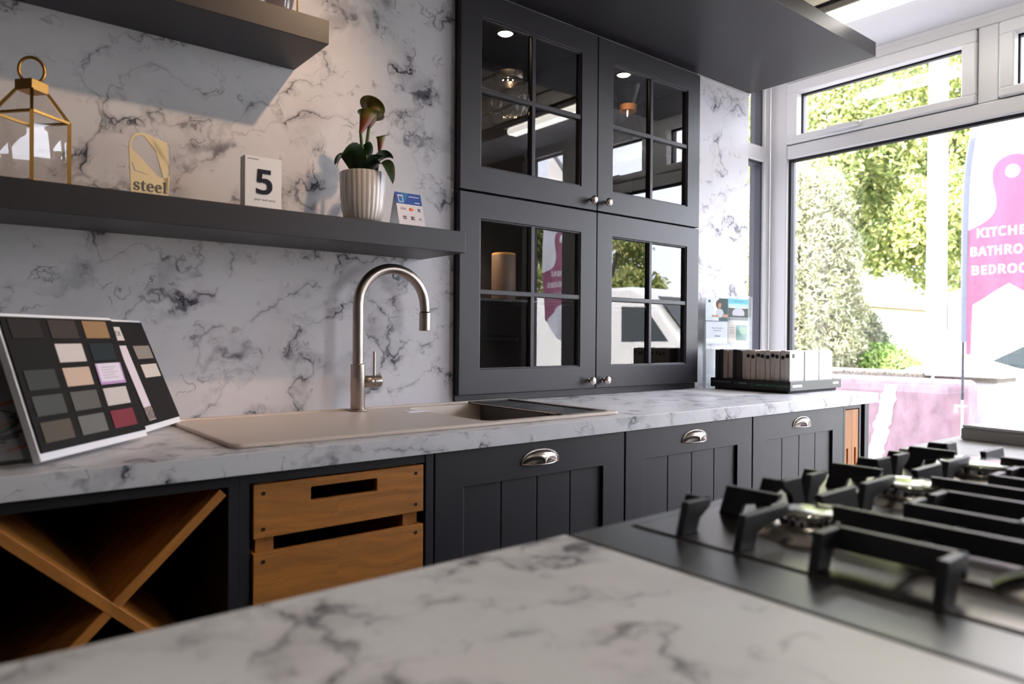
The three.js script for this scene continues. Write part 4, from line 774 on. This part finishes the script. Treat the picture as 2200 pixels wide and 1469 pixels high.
{ // rounded pink boundary wall
  const g = thing('boundary_wall', 'low pink painted wall with a rounded top outside the window', 'wall');
  const s = new THREE.Shape(); s.moveTo(-0.11, 0); s.lineTo(0.11, 0); s.lineTo(0.11, 0.80); s.quadraticCurveTo(0.11, 0.89, 0, 0.89); s.quadraticCurveTo(-0.11, 0.89, -0.11, 0.80); s.closePath();
  const e = extr(s, 8.6, 0.03); e.translate(7.0, GY0, -9.05); mesh('body', e, M.pinkWall, g);
  let sd = 3; const q = () => { sd = (sd * 1103515245 + 12345) & 0x7fffffff; return sd / 0x7fffffff; };
  const L = [], Rr = []; for (let k = 0; k <= 24; k++) { const t = k / 24, y = 0.02 + 0.80 * t, c = 0.05 + 0.16 * t; L.push([c - 0.055 - q() * 0.03 + (t > 0.9 ? 0.02 : 0), y]); Rr.unshift([c + 0.05 + q() * 0.03, y]); }
  const pg = extr(poly([...L, ...Rr]), 0.004); pg.rotateY(-Math.PI / 2); pg.translate(6.8895, GY0, -1.30); const pt = mesh('paint_streak', pg, M.whitePaint, g); pt.userData.label = 'ragged white paint streak';
  const c = thing('rear_wall', 'stone-capped wall behind the pink boundary wall', 'wall');
  mesh('body', box(7.20, 7.42, GY0, 0.74, -9, -0.95), M.whitePaint, c); mesh('coping', box(7.16, 7.46, 0.7405, 0.82, -9, -0.95, 0.03), M.stoneCap, c);
  const p = thing('gate_pillar', 'white gate pillar with a pyramid cap beside the pink wall', 'pillar', [7.55, GY0, -0.62]);
  mesh('shaft', box(-0.24, 0.24, 0, 0.90, -0.24, 0.24, 0.01), M.whitePaint, p);
  mesh('cap', [box(-0.32, 0.32, 0.9005, 0.96, -0.32, 0.32, 0.012), (() => { const k = new THREE.ConeGeometry(0.44, 0.13, 4).toNonIndexed(); k.rotateY(Math.PI / 4).translate(0, 1.025, 0); return metric(k); })()], M.whitePaint, p);
  mesh('neck_band', box(-0.255, 0.255, 0.855, 0.8995, -0.255, 0.255), M.stoneCap, p);
}
{ // lamp post
  const g = thing('lamp_post', 'tall white lamp post standing before the big tree', 'lamp post', [8.35, GY0, -1.255]);
  mesh('shaft', lathe([[0, 0], [0.125, 0], [0.125, 1.28], [0.10, 1.34], [0.098, 1.36], [0.085, 8.2], [0, 8.2]], 24), M.whitePaint, g);
  mesh('band', lathe([[0.10, 0], [0.135, 0.005], [0.135, 0.05], [0.10, 0.06]], 24).translate(0, 1.28, 0), M.whitePaint, g);
  mesh('lamp_arm', tube([[0, 8.1, 0], [0.3, 8.4, 0], [1.2, 8.5, 0]], 0.04, 20, 8), M.whitePaint, g);
}
// feather flags
const FW = 0.70;
const flagTex = canvasTex(700, 2048, (c, w, h) => {
  const X = (z) => z / FW * w, Y = (y) => h - (y - 0.9) / 2.85 * h;
  c.fillStyle = '#f4f2f5'; c.fillRect(0, 0, w, h);
  c.fillStyle = '#a8647e'; // pink chopping board
  c.beginPath(); c.moveTo(X(-0.1), Y(1.98)); c.bezierCurveTo(X(0.08), Y(2.04), X(0.21), Y(2.08), X(0.225), Y(2.20)); c.bezierCurveTo(X(0.235), Y(2.30), X(0.195), Y(2.36), X(0.197), Y(2.46)); c.bezierCurveTo(X(0.205), Y(2.645), X(0.475), Y(2.645), X(0.478), Y(2.46)); c.bezierCurveTo(X(0.478), Y(2.36), X(0.44), Y(2.30), X(0.45), Y(2.20)); c.bezierCurveTo(X(0.46), Y(2.08), X(0.60), Y(2.04), X(0.8), Y(1.98)); c.lineTo(X(0.8), Y(1.20)); c.lineTo(X(0.60), Y(1.39)); c.lineTo(X(0.322), Y(1.575)); c.lineTo(X(0.066), Y(1.41)); c.lineTo(X(0.05), Y(0.9)); c.lineTo(X(-0.1), Y(0.9)); c.fill();
  c.fillStyle = '#f4f2f5'; c.beginPath(); c.ellipse(X(0.334), Y(2.465), X(0.048), 38, 0, 0, 7); c.fill();
  const put = (t, z0, z1, y, px) => { c.font = `bold ${px}px sans-serif`; const m = c.measureText(t).width; c.save(); c.translate(X(z0), Y(y)); c.scale((X(z1) - X(z0)) / m, 1); c.fillText(t, 0, 0); c.restore(); };
  put('KITCHENS', 0.085, 0.56, 1.958, 76); put('BATHROOMS', 0.04, 0.62, 1.808, 76); put('BEDROOMS', 0.05, 0.60, 1.655, 76);
  c.fillStyle = '#d0a4ba'; put('FREE FI', 0.10, 0.52, 2.80, 84);
});
const flagMat = phys([0.9, 0.9, 0.9], 0.8, { map: flagTex, side: THREE.DoubleSide });
function featherFlag(x, z, label) {
  const g = thing('feather_flag', label, 'flag', [x, GY0, z], 0, 'feather flags');
  const n = 40, m = 26, pos = [], uv = [], idx = [], zl = (y) => y < 1.9 ? 0 : 0.50 * Math.pow((y - 1.9) / 1.75, 3.4);
  for (let i = 0; i <= n; i++) for (let j = 0; j <= m; j++) {
    const s = j / m, yb = 1.0 + 0.36 * s * s, yt = 3.62, t = i / n, y = yb + (yt - yb) * t, a = zl(y) + 0.022, b = 0.685 - 0.1 * Math.pow(t, 6), q = a + (b - a) * s;
    const fold = 0.035 * Math.sin(s * 9 + t * 5) * s * (1 - 0.7 * t) + 0.012 * Math.sin(s * 21 - t * 9) * (1 - t);
    pos.push(fold, y - GY0, q); uv.push(q / FW, (y - 0.9) / 2.85);
  }
  for (let i = 0; i < n; i++) for (let j = 0; j < m; j++) { const p = i * (m + 1) + j; idx.push(p, p + 1, p + m + 1, p + 1, p + m + 2, p + m + 1); }
  const b = new THREE.BufferGeometry(); b.setAttribute('position', new THREE.BufferAttribute(new Float32Array(pos), 3)); b.setAttribute('uv', new THREE.BufferAttribute(new Float32Array(uv), 2)); b.setIndex(idx); b.computeVertexNormals();
  mesh('banner', b, flagMat, g);
  const pp = []; for (let y = 0.62; y <= 3.66; y += 0.12) pp.push([0, y - GY0, zl(y)]);
  mesh('pole', tube(pp, 0.011, 60, 8), std([0.03, 0.03, 0.04], 0.5), g);
  const sl = pp.filter((q) => q[1] > 1.1 - GY0 - 0.12).map((q) => [0, q[1], q[2] + 0.004]);
  mesh('sleeve', tube(sl, 0.026, 60, 8), std([0.17, 0.18, 0.22], 0.7), g);
  mesh('stake', cyl(0.012, 0.010, 0.76, 0, 0, 0, 10), M.chrome, g);
  mesh('bracket', [box(-0.03, 0.03, 0.68, 0.70, -0.05, 0.03, 0.004), box(-0.015, 0.015, 0.63, 0.69, -0.055, -0.035, 0.004)], M.chrome, g);
  return g;
}
featherFlag(6.62, -0.408, 'pink and white feather flag outside, beside the lamp post');
featherFlag(6.62, 5.02, 'second pink and white feather flag, seen mirrored in the cabinet glass');

// vehicles
function wheel(g, x, y, z, r) { const w = new THREE.Group(); w.name = 'wheel'; g.add(w); mesh('tyre', new THREE.TorusGeometry(r - 0.08, 0.09, 12, 28).rotateY(Math.PI / 2).translate(x, y, z), M.tyre, w); mesh('hub', new THREE.CylinderGeometry(r - 0.10, r - 0.10, 0.12, 20).rotateZ(Math.PI / 2).translate(x, y, z), M.chrome, w); }
function vehicle(name, label, cat, pos, turn, W, prof, glass, paint, wheels, r) {
  const g = thing(name, label, cat, pos, turn);
  const ex = (pts, d, bev) => { const e = extr(poly(pts), d, bev); e.translate(0, 0, -d / 2); e.rotateY(-Math.PI / 2); return e; };   // profile drawn in (z, y)
  mesh('body', ex(prof, W, 0.06), paint, g);
  for (const [n, pts] of glass) mesh(n, ex(pts, W + 0.012, 0.004), M.carGlass, g);
  for (const z of wheels) for (const s of [-1, 1]) wheel(g, s * (W / 2 - 0.09), r, z, r);
  return g;
}
vehicle('parked_car', 'silver grey parked car behind the gate pillar', 'car', [9.75, GY0 - 0.02, 0.0], 0, 1.75,
  [[-2.15, 0.28], [2.1, 0.28], [2.12, 0.75], [2.0, 0.98], [1.3, 1.42], [-0.2, 1.46], [-1.15, 1.04], [-1.75, 0.94], [-2.12, 0.72]],
  [['side_window', [[-1.0, 0.97], [-0.28, 1.38], [0.45, 1.40], [0.45, 0.95]]], ['rear_window', [[0.53, 0.96], [0.53, 1.40], [1.2, 1.37], [1.65, 1.0]]]], M.carPaint, [-1.35, 1.35], 0.32);
{
  const v = vehicle('white_van', 'white van parked outside, seen mirrored in the lower right cabinet glass', 'van', [10.9, GY0 - 0.02, 7.6], 0, 1.95,
    [[-2.5, 0.3], [2.6, 0.3], [2.62, 2.0], [2.45, 2.2], [-0.55, 2.2], [-0.95, 2.05], [-1.72, 1.22], [-2.35, 1.05], [-2.52, 0.8]],
    [['side_window', [[-1.45, 1.2], [-0.92, 1.82], [-0.35, 1.84], [-0.35, 1.18]]]], M.vanPaint, [-1.65, 1.65], 0.34);
  const s = bar([0, 1.98, -1.04], [0, 1.30, -1.66], 1.62, 0.012); mesh('windscreen', s.translate(0, 0.03, -0.035), M.carGlass, v);
}
// railings and planting across the road
{
  const g = thing('white_railing', 'white tube railing in front of the grass verge', 'railing', [12.6, GY0, -6.2]);
  for (const y of [0.95, 0.55]) mesh('rail', bar([0, y, -2.5], [0, y, 1.7], 0.045, 0.045), M.whitePaint, g);
  for (let z = -2.5; z <= 1.75; z += 1.05) mesh('post', bar([0, 0, z], [0, 0.95, z], 0.05, 0.05), M.whitePaint, g);
  const h = thing('pale_house', 'pale rendered house in the distance across the verge', 'house', [34, GY0, -19]);
  mesh('wall', box(-4, 4, 0, 2.6, -9, 7), std([0.62, 0.58, 0.52], 0.9), h);
  const rf = new THREE.CylinderGeometry(0.01, 5.4, 2.2, 4, 1).toNonIndexed(); rf.rotateY(Math.PI / 4).scale(1.15, 1, 2.2).translate(0, 3.71, -1); mesh('roof', metric(rf), std([0.30, 0.17, 0.12], 0.9), h);
  for (const z of [-6, -2, 3]) { const w = mesh('window', box(-4.05, -4.0, 0.9, 2.0, z, z + 1.3), M.whitePaint, h); mesh('pane', box(-4.07, -4.05, 1.0, 1.9, z + 0.1, z + 1.2), M.carGlass, w); }
}
// foliage: crown of instanced leaves on a branched trunk
const leafGeo = (() => { const s = new THREE.Shape(); s.moveTo(0, -0.5); s.quadraticCurveTo(0.42, -0.1, 0, 0.5); s.quadraticCurveTo(-0.42, -0.1, 0, -0.5); const g = new THREE.ShapeGeometry(s, 3); return g; })();
const leafMats = new Map();
function foliage(name, parent, blobs, count, size, tints, stretch = 1, gap = 0.0) {
  const key = 'leaf'; if (!leafMats.has(key)) leafMats.set(key, phys([1, 1, 1], 0.7, { transmission: 0.28, thickness: 0, side: THREE.DoubleSide }));
  const im = new THREE.InstancedMesh(leafGeo, leafMats.get(key), count), d = new THREE.Object3D(), c = new THREE.Color();
  const tot = blobs.reduce((a, b) => a + b[3] * b[3] * b[3], 0); let i = 0;
  for (const [bx, by, bz, R, sq = 1] of blobs) {
    const n = Math.round(count * R * R * R / tot);
    for (let k = 0; k < n && i < count; k++, i++) {
      let x, y, z; do { x = rr(-1, 1); y = rr(-1, 1); z = rr(-1, 1); } while (x * x + y * y + z * z > 1);
      const l = Math.hypot(x, y, z), f = (0.72 + 0.28 * rnd()) * (0.82 + 0.3 * pn(x * 2.3 + bx, z * 2.3 + y * 3 + by, 97)) / Math.max(l, 0.001) * Math.pow(l, 0.35);
      d.position.set(bx + x * f * R, by + y * f * R * sq, bz + z * f * R); d.rotation.set(rr(0, 6.3), rr(0, 6.3), rr(0, 6.3)); const s = size * rr(0.6, 1.35); d.scale.set(s, s * stretch, s); d.updateMatrix(); im.setMatrixAt(i, d.matrix);
      const t = tints[Math.floor(rnd() * tints.length)]; c.setRGB(t[0], t[1], t[2]).multiplyScalar(rr(0.8, 1.2)); im.setColorAt(i, c);
    }
  }
  im.count = i; im.name = name; im.userData.kind = 'stuff'; im.castShadow = im.receiveShadow = true; parent.add(im);
}
function trunk(parent, h, r, branches) {
  const parts = [tube([[0, 0, 0], [0.08, h * 0.4, 0.05], [0, h, 0]], r, 20, 10)];
  for (const [x, y, z] of branches) parts.push(tube([[0, h * 0.8, 0], [x * 0.5, (h * 0.8 + y) / 2 + 0.2, z * 0.5], [x, y, z]], r * 0.4, 14, 7));
  mesh('trunk', parts.map((g) => g.toNonIndexed()), M.bark, parent);
}
const GREEN = [[0.30, 0.35, 0.10], [0.40, 0.43, 0.15], [0.20, 0.26, 0.06], [0.48, 0.48, 0.19], [0.12, 0.17, 0.045]];
const OLIVE = [[0.36, 0.36, 0.22], [0.27, 0.28, 0.15], [0.44, 0.43, 0.29], [0.17, 0.19, 0.09]];
{
  const t = thing('broadleaf_tree', 'large leafy green tree behind the lamp post', 'tree', [16, GY0, -4.1]);
  trunk(t, 3.6, 0.17, [[1, 5, -1.5], [-0.8, 5.2, 1.4], [0.4, 6, -3], [0.2, 6.4, 0.4]]);
  const blobs = []; for (let k = 0; k < 46; k++) { const a = rr(0, 6.28), rad = Math.sqrt(rnd()) * 3.6; blobs.push([rad * Math.cos(a) * 0.7, rr(2.5, 8.6), -1.6 + rad * Math.sin(a) * 1.1, rr(0.6, 1.15)]); }
  foliage('crown', t, blobs, 85000, 0.125, GREEN);
  const o = thing('silvery_conifer', 'tall grey-green conifer seen at the left edge of the window', 'tree', [12.2, GY0, -5.0]);
  trunk(o, 3.4, 0.16, [[0.5, 3.5, 0.5], [-0.5, 4, -0.4]]);
  const cb2 = []; for (let k = 0; k < 40; k++) { const y = 0.75 + k * 0.085, rad = 1.05 * Math.sin(Math.min(1, 0.30 + (4.2 - y) / 3.6) * 1.5); const a = k * 2.4; cb2.push([Math.cos(a) * rad * 0.7, y, Math.sin(a) * rad * 0.7, 0.62]); }
  foliage('crown', o, cb2, 70000, 0.06, OLIVE, 1.8);
  const m = thing('roadside_tree', 'yellow-green tree between the conifer and the big tree', 'tree', [19, GY0, -7.6]);
  trunk(m, 3.4, 0.16, [[0.8, 4.4, 1], [-0.6, 4.6, -1]]);
  const b3 = []; for (let k = 0; k < 26; k++) b3.push([rr(-1.8, 1.8), rr(3, 8.6), rr(-2.6, 2.4), rr(0.7, 1.2)]);
  foliage('crown', m, b3, 42000, 0.13, [...GREEN, [0.34, 0.34, 0.12]]);
  const s = thing('round_shrub', 'bright green round shrub beside the lamp post', 'shrub', [12.9, GY0, -3.75]);
  mesh('stem', cyl(0.04, 0.03, 0.5, 0, 0, 0, 10), M.bark, s);
  foliage('leaves', s, [[0, 0.72, 0, 0.55], [0.1, 0.6, -0.35, 0.42], [0, 0.62, 0.35, 0.42]], 9000, 0.085, [[0.18, 0.30, 0.05], [0.13, 0.22, 0.04], [0.25, 0.36, 0.08]]);
  const s2 = thing('grey_shrub', 'grey-leaved shrub further back above the green shrub', 'shrub', [21, GY0, -8.0]);
  mesh('stem', cyl(0.06, 0.04, 0.9, 0, 0, 0, 10), M.bark, s2);
  foliage('leaves', s2, [[0, 1.6, 0, 0.75], [0, 1.2, -0.4, 0.6], [0, 1.2, 0.4, 0.6]], 7000, 0.10, [[0.24, 0.26, 0.18], [0.18, 0.17, 0.12], [0.32, 0.34, 0.26]]);
  const s3 = thing('corner_shrub', 'green shrub low beside the window corner post', 'shrub', [11.4, GY0, -5.0]);
  mesh('stem', cyl(0.04, 0.03, 0.5, 0, 0, 0, 10), M.bark, s3);
  foliage('leaves', s3, [[0, 0.75, 0, 0.6], [0, 0.65, -0.5, 0.5]], 7000, 0.09, GREEN);
  const r = thing('garden_tree', 'leafy tree seen mirrored in the lower right cabinet glass', 'tree', [15.2, GY0, 12.6]);
  trunk(r, 2.6, 0.16, [[0.6, 3.4, 0.8], [-0.4, 3.6, -0.7]]);
  const b4 = []; for (let k = 0; k < 18; k++) b4.push([rr(-1.2, 1.2), rr(1.5, 4.6), rr(-1.4, 1.4), rr(0.5, 0.9)]);
  foliage('crown', r, b4, 18000, 0.14, GREEN);
  const r2 = thing('hedge_tree', 'dense tree seen mirrored beside the second feather flag', 'tree', [13.5, GY0, 14.8]);
  trunk(r2, 2.6, 0.16, [[0.6, 3.4, 0.8], [-0.4, 3.6, -0.7]]);
  const b5 = []; for (let k = 0; k < 18; k++) b5.push([rr(-1.4, 1.4), rr(1.6, 5.2), rr(-1.6, 1.6), rr(0.6, 1.0)]);
  foliage('crown', r2, b5, 18000, 0.15, GREEN);
}
renderer.render(scene, camera);
